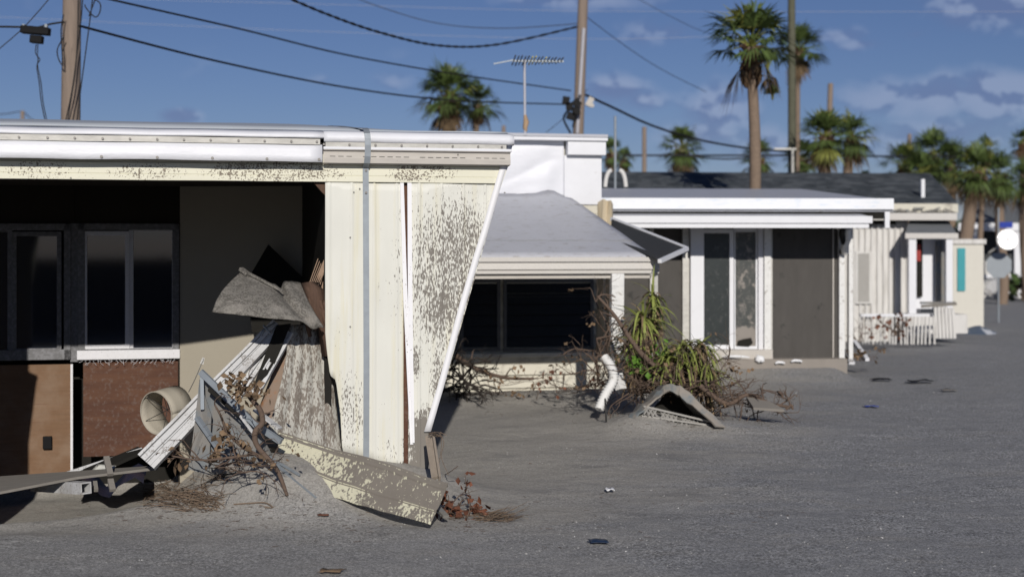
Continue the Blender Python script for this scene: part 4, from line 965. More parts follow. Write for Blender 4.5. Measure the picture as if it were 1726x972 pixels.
# dead brush around them
def at(lst, Yr): return lst
rg = random.Random(50)
def starts(x0, x1, y0, y1, Y0, Y1, n, up=.5, sd=0):
    r_ = random.Random(sd); return [(P(r_.uniform(x0, x1), r_.uniform(y0, y1), r_.uniform(Y0, Y1)), (r_.gauss(0, .8), r_.gauss(0, .4), r_.gauss(up, .4))) for _ in range(n)]
brush('dead_brush', starts(1060, 1200, 640, 668, 17.4, 18.1, 46, .4, 1), 2, .46, .011, 51, 'widest heap of tangled dead brush under the two yuccas', 'brush', leaves=M_deadleaf, lfrac=.16, lsize=.06, group='dead brush at the second home')
brush('dead_brush', starts(1185, 1295, 650, 690, 17.2, 17.8, 26, .15, 2), 2, .36, .009, 52, 'low trailing dead brush at the right end of the heap', 'brush', leaves=M_deadleaf, lfrac=.12, lsize=.05, group='dead brush at the second home')
brush('dead_brush', starts(925, 1005, 645, 664, 19.3, 20.2, 12, .8, 3), 2, .30, .008, 53, 'sparse reddish brush with curled leaves against the cream siding', 'brush', leaves=M_redleaf, lfrac=.3, lsize=.06, group='dead brush at the second home')
brush('dead_brush', starts(1000, 1030, 560, 660, 18.0, 18.6, 16, .8, 4), 2, .50, .012, 54, 'bare dead limbs rising in front of the torn corner post', 'brush', leaves=M_deadleaf, lfrac=.15, lsize=.06, group='dead brush at the second home')
brush('dead_brush', starts(752, 815, 600, 665, 19.4, 20.2, 34, .0, 5), 2, .36, .016, 55, 'black shaded brush heap under the awning beside the slanted wall', 'brush', M=mat('dark_shaded_bark', (.035, .028, .024), rough=.9, bump=0), group='dead brush at the second home')  # bark colour darkened to carry the shade under the awning
brush('dead_brush', starts(800, 935, 640, 665, 19.6, 20.3, 12, .1, 6), 2, .24, .005, 56, 'thin brush trailing along the sand edge below the cream siding', 'brush', leaves=M_deadleaf, lfrac=.3, lsize=.06, group='dead brush at the second home')
def limb(pts, r, label, seed):
    e = empty('bare_limb', pts[0], label=label, cat='branch', group='bare limbs in the brush'); m = MB(); q_ = bez(pts, 6); r_ = random.Random(seed)
    m.tube(q_, [r * (1 - .6 * i / len(q_)) for i in range(len(q_))], 7)
    for p in q_[4::4]: grow(m, p, (r_.gauss(0, 1), r_.gauss(0, .4), r_.uniform(0, 1)), .25, r * .35, 1, r_, .7)
    wl(m, e).build('limb', M_bark, e); return e
limb([P(1130, 640, 17.7), P(1085, 600, 17.8), P(1055, 560, 17.9), P(1035, 530, 18.0), P(1008, 500, 18.1)], .04, 'long bare limb slanting up left across the white post', 1)
limb([P(1180, 650, 17.4), P(1225, 680, 17.3), P(1260, 665, 17.3), P(1300, 680, 17.2), P(1336, 686, 17.1)], .035, 'long bare limb trailing right over the sand', 2)
limb([P(1080, 690, 17.0), P(1120, 660, 17.2), P(1155, 668, 17.3), P(1180, 690, 17.2)], .03, 'bare limb crossing the folded grey sheet', 3)
limb([P(770, 600, 19.8), P(800, 620, 20), P(850, 636, 20.2), P(900, 638, 20.3)], .04, 'dark thick limb lying along the wall under the awning', 4)
# folded grey sheet with lattice
fs = empty('folded_sheet', P(1140, 700, 17.2), label='grey sheet folded like a tent over the sand in front of the yuccas', cat='metal sheet')
out_ = [P(1056, 706, 16.9), P(1084, 682, 16.95), P(1108, 662, 16.95), P(1124, 648, 16.9), P(1140, 649, 16.85), P(1162, 660, 16.8), P(1188, 688, 16.7), P(1222, 718, 16.6)]
inn_ = [P(1072, 704, 16.8), P(1092, 684, 16.82), P(1112, 668, 16.85), P(1124, 661, 16.85), P(1138, 662, 16.8), P(1150, 672, 16.75), P(1176, 692, 16.68), P(1206, 718, 16.55)]
rz_ = random.Random(8); out_ = [p + Vector((0, 0, rz_.uniform(-.02, .012))) for p in bez(out_, 3)]; inn_ = [p + Vector((0, 0, rz_.uniform(-.012, .015))) for p in bez(inn_, 3)]
m = MB(); m.grid([[a, a + Vector((-.03, .3, -.04 + rz_.uniform(-.02, .02))), a + Vector((-.06, .65, -.16))] for a in out_], False)
wl(m, fs).build('sheet', mat('sandy_grey_sheet', (.20, .19, .175), rough=.9, mottle=.2, bump=.4), fs, solid=.02)
m = MB(); m.grid([[a, b] for a, b in zip(out_, inn_)], False); wl(m, fs).build('front_lip', mat('blue_grey_lip', (.16, .18, .19), rough=.7, mottle=.3, layers=[dict(color=(.26, .235, .205), scale=4, thr=.5, soft=.08)]), fs, solid=.02)
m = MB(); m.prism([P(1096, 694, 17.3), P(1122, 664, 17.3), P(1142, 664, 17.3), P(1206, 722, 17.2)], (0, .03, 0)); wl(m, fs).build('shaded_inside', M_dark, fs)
m = MB()
for k in range(14): a = P(1060 + k * 0, 0, 17)
for k in range(16):
    x = 1085 + k * 7; y = 684 + k * 1.9
    if k % 5 == 3: continue
    m.bar(P(x, y, 16.85), P(x + 9, y + 14, 16.8), .018, .012); m.bar(P(x + 9, y, 16.84), P(x, y + 14, 16.79), .018, .012)
m.bar(P(1085, 684, 16.84), P(1205, 712, 16.76), .035, .02); m.bar(P(1082, 700, 16.84), P(1195, 716, 16.76), .03, .02)
tag(m.build('lattice_strip', mat('dirty_lattice', (.33, .32, .30), rough=.8, mottle=.3)), 'strip of white lattice half buried below the folded grey sheet', 'lattice')
m = MB(); m.prism([P(1258, 668, 17.3), P(1300, 676, 17.2), P(1322, 690, 17.0), P(1270, 686, 17.0)], (0, 0, -.03)); tag(m.build('pale_plank', M_oldwood), 'short pale plank at the right tip of the brush heap', 'plank')
m = MB(); m.tube(bez([P(1320, 668, 17.6), P(1312, 660, 17.6), P(1318, 664, 17.55)], 3), .02, 5); m.tube(bez([P(1325, 690, 17.0), P(1334, 682, 17.0), P(1336, 690, 17.0)], 3), .015, 5); tag(m.build('bark_curl', M_bark), 'two curled bark strips beyond the pale plank', 'bark')
m = MB(); m.tube([gp(1022, 712), P(1021, 690, 17.0), P(1020, 672, 17.2)], .012, 5); tag(m.build('dark_stake', M_wire), 'thin dark stake in the sand below the downpipe', 'stake')
# buried lap blocks at cream wall foot
for k, (x, lbl) in enumerate(((835, 'left'), (940, 'right'))): pass

# ================================================================== HOME 3
home3 = empty('mobile_home', F3.O, F3.a, label='third home, low and white, with sliding glass doors and a large dusty screen', cat='mobile home')
p3 = F3.p
z3 = lambda py, px=1250, v=.0: p3(px, py, v).z
m = MB(); zf, zb = z3(337, 1250, -.6), z3(337, 1250, -.6) + .42
uA, uB = p3(1000, 0, -.6).x, p3(1505, 0, -.6).x
m.prism([(uA, -.6, zf), (uA, -.6, zf - .19), (uA, 5, zb - .25), (uA, 5, zb)], (uB - uA, 0, 0)); m.build('roof', M_awning, home3)
MB().box((uA, -.66, z3(353, 1250, -.6)), (uB, -.602, z3(334, 1250, -.6))).build('fascia', mat('peeling_blue_white_fascia', (.78, .80, .83), rough=.5, mottle=.04, layers=[dict(color=(.45, .58, .75), scale=4, stretch=(1, 1, 5), thr=.62, soft=.08, amt=.35)]), home3, bevel=.01)
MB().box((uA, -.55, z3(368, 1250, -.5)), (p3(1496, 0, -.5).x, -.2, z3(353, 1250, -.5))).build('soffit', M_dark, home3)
MB().box((p3(1490, 0, -.55).x, -.60, z3(384, 1250, -.6)), (p3(1498, 0, -.55).x, -.55, z3(353, 1250, -.6))).build('bracket', M_white, home3)
m = MB(); uC, uD = p3(1025, 0, -1.1).x, p3(1468, 0, -1.1).x
m.prism([(uC, -1.1, z3(365, 1250, -1.1)), (uC, -1.1, z3(368, 1250, -1.1)), (uC, -.2, z3(360, 1250, -.2)), (uC, -.2, z3(357, 1250, -.2))], (uD - uC, 0, 0)); m.build('lower_roof', M_awning, home3)
m = MB(); m.box((uC, -1.18, z3(376, 1250, -1.1)), (uD, -1.102, z3(364, 1250, -1.1))); m.box((uC, -1.15, z3(384, 1250, -1.1)), (uD - .05, -1.102, z3(376.5, 1250, -1.1))); m.build('gutter', M_white, home3)
vW = .0
MB().box((p3(1020, 0).x, .25, -.3), (p3(1418, 0).x, 5.0, z3(372))).build('body', M_dark, home3)
def panel3(name, x0, x1, y0, y1, M, v0=-.02, v1=.02, parent=None):
    l, h = p3(x0, y1, 0), p3(x1, y0, 0); return MB().box((l.x, v0, l.z), (h.x, v1, h.z)).build(name, M, parent or home3)
MB().box((p3(1020, 0).x, .05, -.1), (p3(1160, 0).x, .08, z3(384))).build('dusty_screen', M_screen, home3)
panel3('post', 1095, 1101, 383, 600, M_bar, -.05, .06)
panel3('post', 1150, 1161, 383, 600, M_bar, -.04, .06)
panel3('door_post', 1162, 1184, 382, 600, M_white, -.12, .04)
def sdoor(x0, x1, y0, y1, M, v, label=None):
    l, h = p3(x0, y1, v), p3(x1, y0, v); k = .07; f = MB()
    f.box((l.x, v - .03, h.z - k), (h.x, v + .02, h.z)); f.box((l.x, v - .03, l.z), (h.x, v + .02, l.z + k))
    f.box((l.x, v - .03, l.z + k), (l.x + .02, v + .02, h.z - k)); f.box((h.x - k, v - .03, l.z + k), (h.x, v + .02, h.z - k))
    fo = f.build('sliding_door', M_white, home3); MB().box((l.x + .02, v - .004, l.z + k), (h.x - k, v + .004, h.z - k)).build('glass', M, fo); return fo
sdoor(1184, 1236, 386, 588, M_glass2, -.02); sdoor(1237, 1280, 384, 590, M_glass3, .04)
m = MB(); m.add([tuple(p3(x, y, -.0)) for x, y in ((1242, 583), (1244, 574), (1254, 571), (1266, 569), (1269, 578), (1262, 584))], [(0, 1, 2, 3, 4, 5)]); m.build('dark_hole', M_dark, home3, solid=.01)
panel3('jamb', 1277, 1285, 384, 600, M_sill, -.06, .04); panel3('jamb', 1286, 1297, 384, 602, M_downpipe, -.10, .04)
panel3('large_screen', 1298, 1412, 386, 604, M_screen, .0, .02)
panel3('screen_stile', 1298, 1301, 386, 604, M_bar, -.04, .0); panel3('screen_stile', 1403, 1405, 386, 604, M_trim, -.02, .0)
panel3('corner_post', 1412, 1421, 383, 640, M_downpipe, -.09, .03)
MB().box((p3(1170, 0).x, -.22, -.2), (p3(1297, 0).x, -.02, z3(588))).build('threshold', M_trim, home3)
MB().box((p3(1180, 0).x, -.30, -.3), (p3(1419, 0).x, .1, z3(603))).build('slab', mat('silted_slab', (.26, .235, .21), rough=.9, mottle=.1), home3)
m = MB(); m.tube(bez([p3(1421, 384, -.7), p3(1419, 395, -.5), p3(1423, 412, -.3), p3(1419, 425, -.1)], 5), .05, 8); m.build('downspout_elbow', M_blacklum, home3)
m = MB(); m.tube(bez([p3(1428, 384, -.5), p3(1428, 400, -.4), p3(1424, 412, -.3), p3(1424, 425, -.15)], 5), .07, 8); m.build('downspout', M_downpipe, home3)
panel3('side_post', 1428, 1434, 384, 590, M_batten, .3, .36); panel3('side_post', 1437, 1444, 384, 606, M_downpipe, .2, .28)
for (x, y, w_, lb) in ((1281, 607, 10, 'upright white foam lump on the slab by the door jamb'), (1315, 610, 16, 'flat white foam piece on the slab under the screen'), (1343, 607, 18, 'long thin white foam piece right of the flat one'), (1240, 600, 44, 'wide strip of white foam rubble before the glass doors')):
    c = F3.world(p3(x, y + 2, -.36)); rg = random.Random(x); m = MB(); W = w_ / 98.0; hh = .10 if w_ == 10 else .035
    m.tube([c + Vector((-W / 2, 0, 0)), c + Vector((-W / 5, .02, hh * .5)), c + Vector((W / 4, 0, hh * .4)), c + Vector((W / 2, 0, 0))], [hh * .4, hh * .7, hh * .6, hh * .3], 7)
    tag(m.build('foam_piece', M_whiteplast), lb, 'foam', 'white foam pieces at the doors')
m = MB(); m.bar(P(1440, 575, 25.5), P(1462, 606, 24.6), .07, .05); m.bar(P(1430, 600, 25), P(1436, 612, 24.6), .1, .04)
tag(m.build('leaning_board', M_white), 'white board end leaning at the corner of the third home', 'board')
brush('low_weeds', [(P(x, 606, 24.8), (rnd.gauss(0, .5), 0, 1)) for x in range(1424, 1475, 4)], 1, .16, .006, 60, 'low dry weeds beside the leaning white board', 'weeds', leaves=M_deadleaf)

# ================================================================== HOME 4 with porch
home4 = empty('mobile_home', F4.O, F4.a, label='fourth home with ribbed grey-white siding, grey shingle roof and small porch', cat='mobile home')
p4 = F4.p; z4 = lambda py, v=0, px=1500: p4(px, py, v).z
u0, u1 = p4(1380, 0).x, p4(1530, 0).x
m = MB(); n = 15; rows = []; cols = []
for i in range(n):
    a, b = u0 + (u1 - u0) * i / n, u0 + (u1 - u0) * (i + .72) / n
    cols += [(a, 0), (b, 0), (b + .005, -.05), (u0 + (u1 - u0) * (i + .97) / n, -.05)]
m.grid([[(u, v, z) for u, v in cols] for z in (-.2, 1.2, z4(376))], False); m.build('ribbed_siding', M_batten, home4, solid=.02)
MB().box((u0, .05, -.2), (p4(1532, 0).x, 4.0, z4(371))).build('body', M_batten, home4)
l, h = p4(1444, 508), p4(1463, 427); f = MB(); f.box((l.x - .05, -.09, l.z - .05), (h.x + .05, -.055, h.z + .05)); fo = f.build('window', M_batten, home4)
MB().box((l.x, -.10, l.z), (h.x, -.092, h.z)).build('pane', mat('dusty_tan_pane', (.34, .33, .31), rough=.6), fo)
MB().box((p4(1360, 0, -.4).x, -.45, z4(371, -.4)), (p4(1612, 0, -.4).x, .6, z4(359, -.4))).build('eave', M_gutter, home4)
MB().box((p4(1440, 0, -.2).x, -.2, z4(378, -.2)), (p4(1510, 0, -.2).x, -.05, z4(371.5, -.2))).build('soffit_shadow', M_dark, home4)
MB().box((p4(1370, 0, .2).x, .1, z4(358, .1)), (p4(1615, 0, .1).x, .5, z4(343, .1))).build('upper_fascia', M_siding, home4)
m = MB(); us, ue = p4(960, 0, .6).x, p4(1613, 0, .6).x; ur0, ur1 = p4(1000, 0, 4.2).x, p4(1566, 0, 4.2).x
za, zr = z4(345, .6), p4(1300, 292, 4.2).z
m.add([(us, .5, za), (ue, .5, za), (ur1, 4.2, zr), (ur0, 4.2, zr), (ue, 8, za), (us, 8, za)], [(0, 1, 2, 3), (1, 4, 2), (3, 2, 4, 5), (0, 3, 5)]); m.build('shingle_roof', M_shingle, home4, solid=.05)
MB().box((p4(1563, 0, .8).x, 1.2, p4(1565, 336, 1.2).z), (p4(1569, 0, .8).x, 1.28, p4(1565, 302, 1.2).z)).build('vent_pipe', M_white, home4)
m = MB(); rg = random.Random(1)
for i in range(9): x = 1488 + i * 13; m.bar(p4(x, 356 + rg.uniform(-6, 3), -.0), p4(x + 18, 356 + rg.uniform(-6, 3), -.0), .05, .03)
m.build('torn_flashing', M_greymetal, home4)
# porch
po = empty('porch', F4.world(p4(1570, 0, -.9)) * 1.0, F4.a, label='small white porch with hipped grey roof between ribbed siding and cream wall', cat='porch'); po.location.z = 0
Op = Vector((p4(1570, 0, -.9).x, -.9, 0))
def L4(px, py, v): return p4(px, py, v) - Op
m = MB(); a, b, c, d = L4(1526, 394, -1.0), L4(1612, 394, -1.0), L4(1596, 370, .3), L4(1534, 368, .3)
m.add([a, b, c, d], [(0, 1, 2, 3)]); m.build('roof', M_greyroof, po, solid=.05)
MB().box(L4(1526, 402, -1.05), L4(1614, 393, -1.0)).build('fascia', M_gutter, po)
for x0, x1 in ((1532, 1542), (1595, 1603)): MB().box(L4(x0, 528, -1.0), L4(x1, 402, -.9)).build('post', M_white, po)
MB().box(L4(1542, 520, -.2), L4(1596, 400, -.15)).build('back_wall', M_white, po)
MB().box(L4(1545, 500, -.3), L4(1553, 402, -.22)).build('doorway', M_dark, po)
MB().box(L4(1543, 440, -.45), L4(1551, 412, -.4)).build('red_sign', M_red, po)
for x0, x1 in ((1578, 1583), (1586, 1592)): MB().box(L4(x0, 508, -.35), L4(x1, 404, -.3)).build('dark_slat', M_greymetal, po)
MB().box(L4(1530, 562, -1.1), L4(1606, 527, -.2)).build('deck', M_batten, po)
MB().box(L4(1553, 512, -1.0), L4(1608, 508, -.9)).build('top_rail', M_greymetal, po)
# low picket railing
rl = empty('railing', P(1510, 575, 31.5), label='low white picket railing half buried before the ribbed siding', cat='railing')
m = MB(); m.bar(P(1450, 531, 31.0), P(1580, 531, 31.5), .06, .06); wl(m, rl).build('top_rail', M_white, rl)
for i in range(20):
    x = 1453 + i * 6.4 + rnd.uniform(-1, 1); m = MB(); m.bar(P(x, 533, 31.2), P(x + rnd.uniform(-2, 2), 580, 31.2), .035, .03, (0, 1, 0)); wl(m, rl).build('picket', M_batten, rl)
rl2 = empty('railing', P(1590, 565, 31.0), label='leaning white stair railing at the porch steps', cat='railing')
for i in range(6):
    x = 1576 + i * 6; m = MB(); m.bar(P(x, 514 + i, 31.2), P(x + 3, 570, 31.2), .06, .04, (0, 1, 0)); wl(m, rl2).build('picket', M_batten, rl2)
m = MB(); m.bar(P(1553, 516, 31.2), P(1612, 512, 31.2), .07, .06); wl(m, rl2).build('top_rail', M_oldwood, rl2)
brush('dead_shrub', [(P(1512 + rnd.uniform(-14, 14), 564, 30), (rnd.gauss(0, .5), 0, 1)) for _ in range(7)], 2, .35, .014, 61, 'dark dead shrub caught on the low picket railing', 'shrub', leaves=M_redleaf, lsize=.1)
brush('dead_shrub', [(P(1450 + rnd.uniform(-6, 6), 574, 29.5), (rnd.gauss(0, .5), 0, 1)) for _ in range(5)], 2, .4, .012, 62, 'thin bare shrub at the left end of the picket railing', 'shrub')
# cream utility shed with teal shutter
F5 = Frame(1610, 39.5, 4); p5 = F5.p
sh = empty('shed', F5.O, F5.a, label='narrow cream shed wall with a tall teal shutter beside the porch', cat='shed')
MB().box((p5(1606, 0).x, 0, -.2), (p5(1658, 0).x, 2.5, p5(1630, 410).z)).build('wall', mat('shed_cream', (.60, .58, .52), rough=.7, mottle=.06), sh)
MB().box((p5(1604, 0).x, -.06, p5(1630, 411).z), (p5(1661, 0).x, 2.6, p5(1630, 403).z)).build('roof', M_batten, sh)
MB().box((p5(1613, 490).x, -.05, p5(1613, 490).z), (p5(1626, 418).x, -.01, p5(1626, 418).z)).build('shutter', M_teal, sh)
m = MB(); rg = random.Random(3); rows = [[P(1608 + i * 8.6, 571 - 18 * math.sin(math.pi * i / 9) * math.sin(math.pi * j / 5) - rg.uniform(0, 3) - j * 1.2, 36 + j * .35) for j in range(6)] for i in range(10)]
m.grid(rows); tag(m.build('tarp_heap', mat('blue_white_plastic', (.09, .12, .17), rough=.5, mottle=.3, layers=[dict(color=(.6, .62, .66), scale=1.6, thr=.56, soft=.03)])), 'heap of blue and white plastic sheeting before the cream shed', 'plastic heap')

# ================================================================== far home on the right
F6 = Frame(1630, 62, 2); p6 = F6.p
h6 = empty('mobile_home', F6.O, F6.a, label='farthest grey-roofed home with white porch posts and lattice skirt', cat='mobile home')
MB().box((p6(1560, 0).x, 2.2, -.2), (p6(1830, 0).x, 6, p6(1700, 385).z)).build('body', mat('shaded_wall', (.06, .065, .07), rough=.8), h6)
m = MB(); m.add([p6(1618, 378, 0), p6(1840, 378, 0), p6(1790, 342, 5), p6(1640, 344, 5)], [(0, 1, 2, 3)]); m.build('roof', M_greyroof, h6, solid=.1)
MB().box(p6(1616, 389, -.1), p6(1840, 376, .0)).build('fascia', M_white, h6)
for x in (1710, 1745, 1640): MB().box(p6(x, 500, .0), p6(x + 9, 388, .1)).build('post', M_white, h6)
MB().box(p6(1655, 468, .0), p6(1840, 462, .1)).build('porch_rail', M_white, h6)
MB().box(p6(1560, 472, 2.0), p6(1700, 440, 2.15)).build('low_wall', M_batten, h6)
lt = MB()
for i in range(34):
    x = 1652 + i * 5.0; lt.bar(p6(x, 496, .05), p6(x + 26, 468, .05), .04, .02); lt.bar(p6(x + 26, 496, .08), p6(x, 468, .08), .04, .02)
lt.build('lattice', M_white, h6)
MB().box((p6(1600, 0).x, .3, -.2), (p6(1840, 0).x, .4, p6(1700, 468).z)).build('skirt', M_batten, h6)
brush('green_bush', [(P(1722, 496, 60), (0, 0, 1)), (P(1715, 498, 60), (0.3, 0, 1)), (P(1730, 498, 60), (-.3, 0, 1))], 3, .7, .02, 64, 'small green bush at the lattice of the farthest home', 'bush', leaves=M_bushgreen, lsize=.35, lfrac=1)

# signs ---------------------------------------------------------------------
Ys = 42.0
sg = empty('street_sign', P(1683, 548, Ys), label='back of an octagonal road sign on a post with a blue street name plate above', cat='road sign')
def sgn(m, name, M, **k): wl(m, sg).build(name, M, sg, **k)
m = MB(); m.tube([P(1683, 552, Ys), P(1683, 350, Ys)], .03, 8); sgn(m, 'post', M_galv)
c = P(1684, 447, Ys - .05); m = MB(); Rr = .40
m.prism([c + Vector((math.cos(R(22.5 + 45 * i)) * Rr, 0, math.sin(R(22.5 + 45 * i)) * Rr)) for i in range(8)], (0, .012, 0)); sgn(m, 'octagon_plate', M_signback)
m = MB(); a = P(1685, 384, Ys - .04); b = P(1707, 374, Ys - .04); m.box((a.x, a.y, a.z), (b.x, a.y + .012, b.z)); sgn(m, 'name_plate', M_blue)
# round glossy dish
ds = empty('satellite_dish', P(1698, 404, Ys - .6), label='small round glossy white dish glaring in the sun over the octagonal sign', cat='dish')
nd_ = (Vector((sx, sy, sz)).normalized() + (Vector((0, 0, H)) - P(1698, 404, Ys - .6)).normalized()).normalized()
a1 = nd_.cross(Vector((0, 0, 1))).normalized(); a2 = a1.cross(nd_)
m = MB(); rows = [[(a1 * math.cos(th) + a2 * math.sin(th)) * (r_ * .31) + nd_ * (.028 * r_ * r_) for th in [2 * math.pi * i / 28 for i in range(29)]] for r_ in (0.001, .25, .5, .75, 1)]
m.grid(rows); m.build('reflector', M_dish, ds, solid=.012)
m = MB(); m.bar(Vector((-.03, .05, -.05)), Vector((-.42, .35, -.38)), .05, .05); m.build('arm', M_bar, ds)

# ================================================================== poles and wires
def pole(px, ytop, Y, r, label, lean=0, M=M_pole, px2=None, name='utility_pole', cat='utility pole', group=None):
    b = P(px if px2 is None else px2, 418, Y); b.z = -.3; top = P(px, ytop, Y)
    m = MB(); m.tube([b, b.lerp(top, .5), top], [r * 1.15, r * 1.05, r * .92], 14); return tag(m.build(name, M), label, cat, group)
pole(123, -160, 22.5, .145, 'thick weathered utility pole at the left with loose cables hanging on it', px2=114, group='timber utility poles')
pole(985, -60, 40, .15, 'utility pole in the middle behind the second home roof', px2=962, group='timber utility poles')
m = MB(); a, b = P(973, 225, 39.8), P(984, 48, 39.8); m.tube([a, b], .05, 8); tag(m.build('conduit', M_palewire), 'pale conduit strapped to the right side of the middle utility pole', 'conduit')
pole(1334, -60, 48, .13, 'tall dark utility pole rising through the palm crowns', px2=1336, M=mat('dark_green_stained_pole', (.10, .10, .07), rough=.9, mottle=.3), group='timber utility poles')
pole(1400, 141, 55, .11, 'short pole top leaning above the middle palm', px2=1388, group='timber utility poles')
pole(1086, 214, 60, .10, 'short bare pole standing left of the small round palm', group='timber utility poles')
pole(1533, 226, 85, .12, 'distant pole poking out of the right hand palm clump', group='timber utility poles')
pole(1037, 196, 30, .03, 'thin grey pipe standing behind the third home', M=M_galv, name='pipe_mast', cat='pipe')
pole(38, 187, 90, .13, 'tiny distant pole above the roof at the far left', group='timber utility poles')
pole(849, 212, 80, .12, 'tiny distant pole just left of the roof aerial', group='timber utility poles')
def frame_t():
    e = empty('clothes_line_post', P(1336, 250, 46), label='white T-shaped mast in front of the tall dark pole', cat='mast'); m = MB()
    m.tube([P(1336, 418, 46), P(1336, 250, 46)], .05, 8); m.bar(P(1305, 251, 46), P(1342, 251, 46), .06, .05); wl(m, e).build('mast', M_bar, e)
frame_t()
WN = 'overhead_cable'
def cable(pts, r, label, M=M_cable, twist=0):
    c = bez([P(*p) for p in pts], 12); m = MB()
    if twist:
        for ph in (0, math.pi):
            m.tube([p + Vector((0, math.cos(i * twist + ph), math.sin(i * twist + ph))) * r for i, p in enumerate(bez([P(*p) for p in pts], 26))], r * .9, 5)
    else: m.tube(c, r, 6)
    return tag(m.build(WN, M), label, 'cable', 'overhead cables')
cable([(-60, -60, 22), (180, -2, 24), (400, 48, 28), (580, 92, 32), (760, 124, 36), (962, 153, 40)], .019, 'upper thick black cable running down to the middle pole')
cable([(134, 44, 22.4), (360, 102, 27), (580, 147, 32), (760, 169, 36), (950, 176, 40)], .021, 'lower thick black cable from the left pole to the middle pole')
cable([(440, -24, 28), (540, 20, 30), (640, 55, 32), (740, 77, 35), (840, 75, 37), (975, 45, 40)], .019, 'twisted service cable sagging to the middle pole top', twist=.9)
cable([(560, -20, 40), (640, 12, 40), (740, 40, 40), (850, 48, 40), (978, 40, 40)], .012, 'thin grey wire sagging just above the twisted cable', M_wire)
cable([(170, -3, 60), (560, 8, 60), (1000, 19, 60), (1726, 20, 60)], .006, 'upper of the two faint pale wires crossing the whole sky', M_palewire)
cable([(-40, 27, 60), (500, 52, 60), (980, 66, 60), (1250, 60, 60)], .006, 'lower of the two faint pale wires crossing the sky', M_palewire)
cable([(978, 156, 40), (1030, 180, 41), (1100, 212, 43), (1180, 236, 45), (1262, 250, 47), (1336, 256, 48)], .035, 'bundled black cable leaving the middle pole to the right')
cable([(1050, 262, 60), (1200, 262, 60), (1330, 262, 60), (1530, 264, 62)], .045, 'thick level cable behind the small palms')
cable([(1150, 262, 60), (1225, 268, 60), (1290, 262, 60)], .04, 'short slack loop under the level cable')
cable([(990, 30, 40), (1060, 82, 42), (1120, 120, 44), (1190, 155, 47)], .010, 'thin wire falling right from the middle pole top', M_wire)
cable([(1070, -5, 50), (1130, 28, 50), (1190, 55, 52), (1270, 75, 54)], .010, 'faint wire sloping toward the tall palm crown', M_wire)
cable([(1480, 264, 62), (1600, 264, 62), (1740, 268, 62)], .03, 'level cable behind the right hand palm clump')
cable([(990, 150, 40), (960, 190, 40), (920, 224, 40)], .010, 'thin guy wire left of the middle pole foot', M_wire)
cable([(-20, 45, 22), (35, 46, 22), (60, 47, 22.2), (85, 41, 22.3), (110, 37, 22.4)], .017, 'thick cable through the black splice box to the left pole')
cable([(-20, 98, 22), (30, 56, 22), (60, 25, 22), (90, -10, 22)], .008, 'thin line crossing behind the splice box', M_wire)
cable([(-30, 195, 90), (10, 192, 90), (38, 189, 90), (55, 202, 90), (80, 208, 90)], .03, 'distant wire at the tiny left pole', M_wire)
# loose cables on the left pole
m = MB()
for pts in ([(140, -20, 22.2), (138, 20, 22.2), (130, 90, 22.3), (122, 150, 22.2), (110, 208, 22.2)], [(158, -20, 22.2), (152, 30, 22.2), (144, 90, 22.2), (136, 150, 22.2), (129, 208, 22.2)], [(132, -10, 22.1), (131, 60, 22.1), (127, 120, 22.1), (118, 180, 22.1), (113, 212, 22.1)], [(107, 25, 22.2), (103, 50, 22.2), (104, 80, 22.2), (106, 112, 22.2)], [(108, 62, 22.2), (97, 82, 22.2), (98, 98, 22.2), (104, 110, 22.2)], [(148, -5, 22.1), (168, 5, 22.1), (168, 22, 22.1), (160, 29, 22.1), (146, 15, 22.1), (143, 8, 22.1)], [(160, 0, 22.1), (166, -15, 22.1), (150, 28, 22.1)]):
    m.tube(bez([P(*q_) for q_ in pts], 8), .010, 5)
tag(m.build('loose_cables', M_cable), 'several loose black cables dangling down the left utility pole', 'cable')
bx2 = empty('splice_box', P(60, 50, 22), label='black T-shaped splice box hanging on the cable left of the pole', cat='splice box')
m = MB(); M3 = Matrix.Rotation(R(5), 3, 'Y'); m.rbox(P(60, 52, 22), (.44, .15, .12), M3); wl(m, bx2).build('case', M_blacklum, bx2, bevel=.015)
m = MB(); m.rbox(P(62, 67, 22), (.19, .13, .12), M3); wl(m, bx2).build('lower_case', M_blacklum, bx2, bevel=.012)
for x in (40, 78): m = MB(); m.rbox(P(x, 44, 22), (.04, .05, .05), M3); wl(m, bx2).build('clamp', M_galv, bx2)
m = MB()
for dx in (0, 3): m.tube(bez([P(61 + dx, 75, 22), P(60 + dx, 90, 22), P(67 - dx, 101, 22), P(62 + dx * .5, 112, 22), P(66 + dx, 140, 22), P(70 + dx, 175, 22), P(78 + dx, 212, 22)], 6), .008, 5)
wl(m, bx2).build('hanging_cord', M_cable, bx2)
m = MB()
for dx, dy in ((-14, -8), (-8, 2), (3, 10), (-6, 18), (4, -4)): m.rbox(P(968 + dx, 178 + dy, 39.6), (.22, .2, .2), Matrix.Rotation(dx, 3, 'Y'))
m.tube(bez([P(958, 186, 39.6), P(950, 200, 39.6), P(962, 225, 39.6)], 5), .03, 5); m.tube(bez([P(978, 160, 39.6), P(970, 190, 39.6), P(966, 215, 39.6)], 5), .03, 5)
tag(m.build('junction_boxes', M_blacklum), 'cluster of black junction boxes strapped low on the middle pole', 'junction box')
m = MB(); m.rbox(P(994, 172, 40), (.16, .16, .26), Matrix.Rotation(.5, 3, 'Y')); m.rbox(P(998, 178, 40), (.10, .1, .10)); tag(m.build('cable_clamp', M_trim), 'grey clamp block hanging on the bundled cable right of the middle pole', 'clamp')

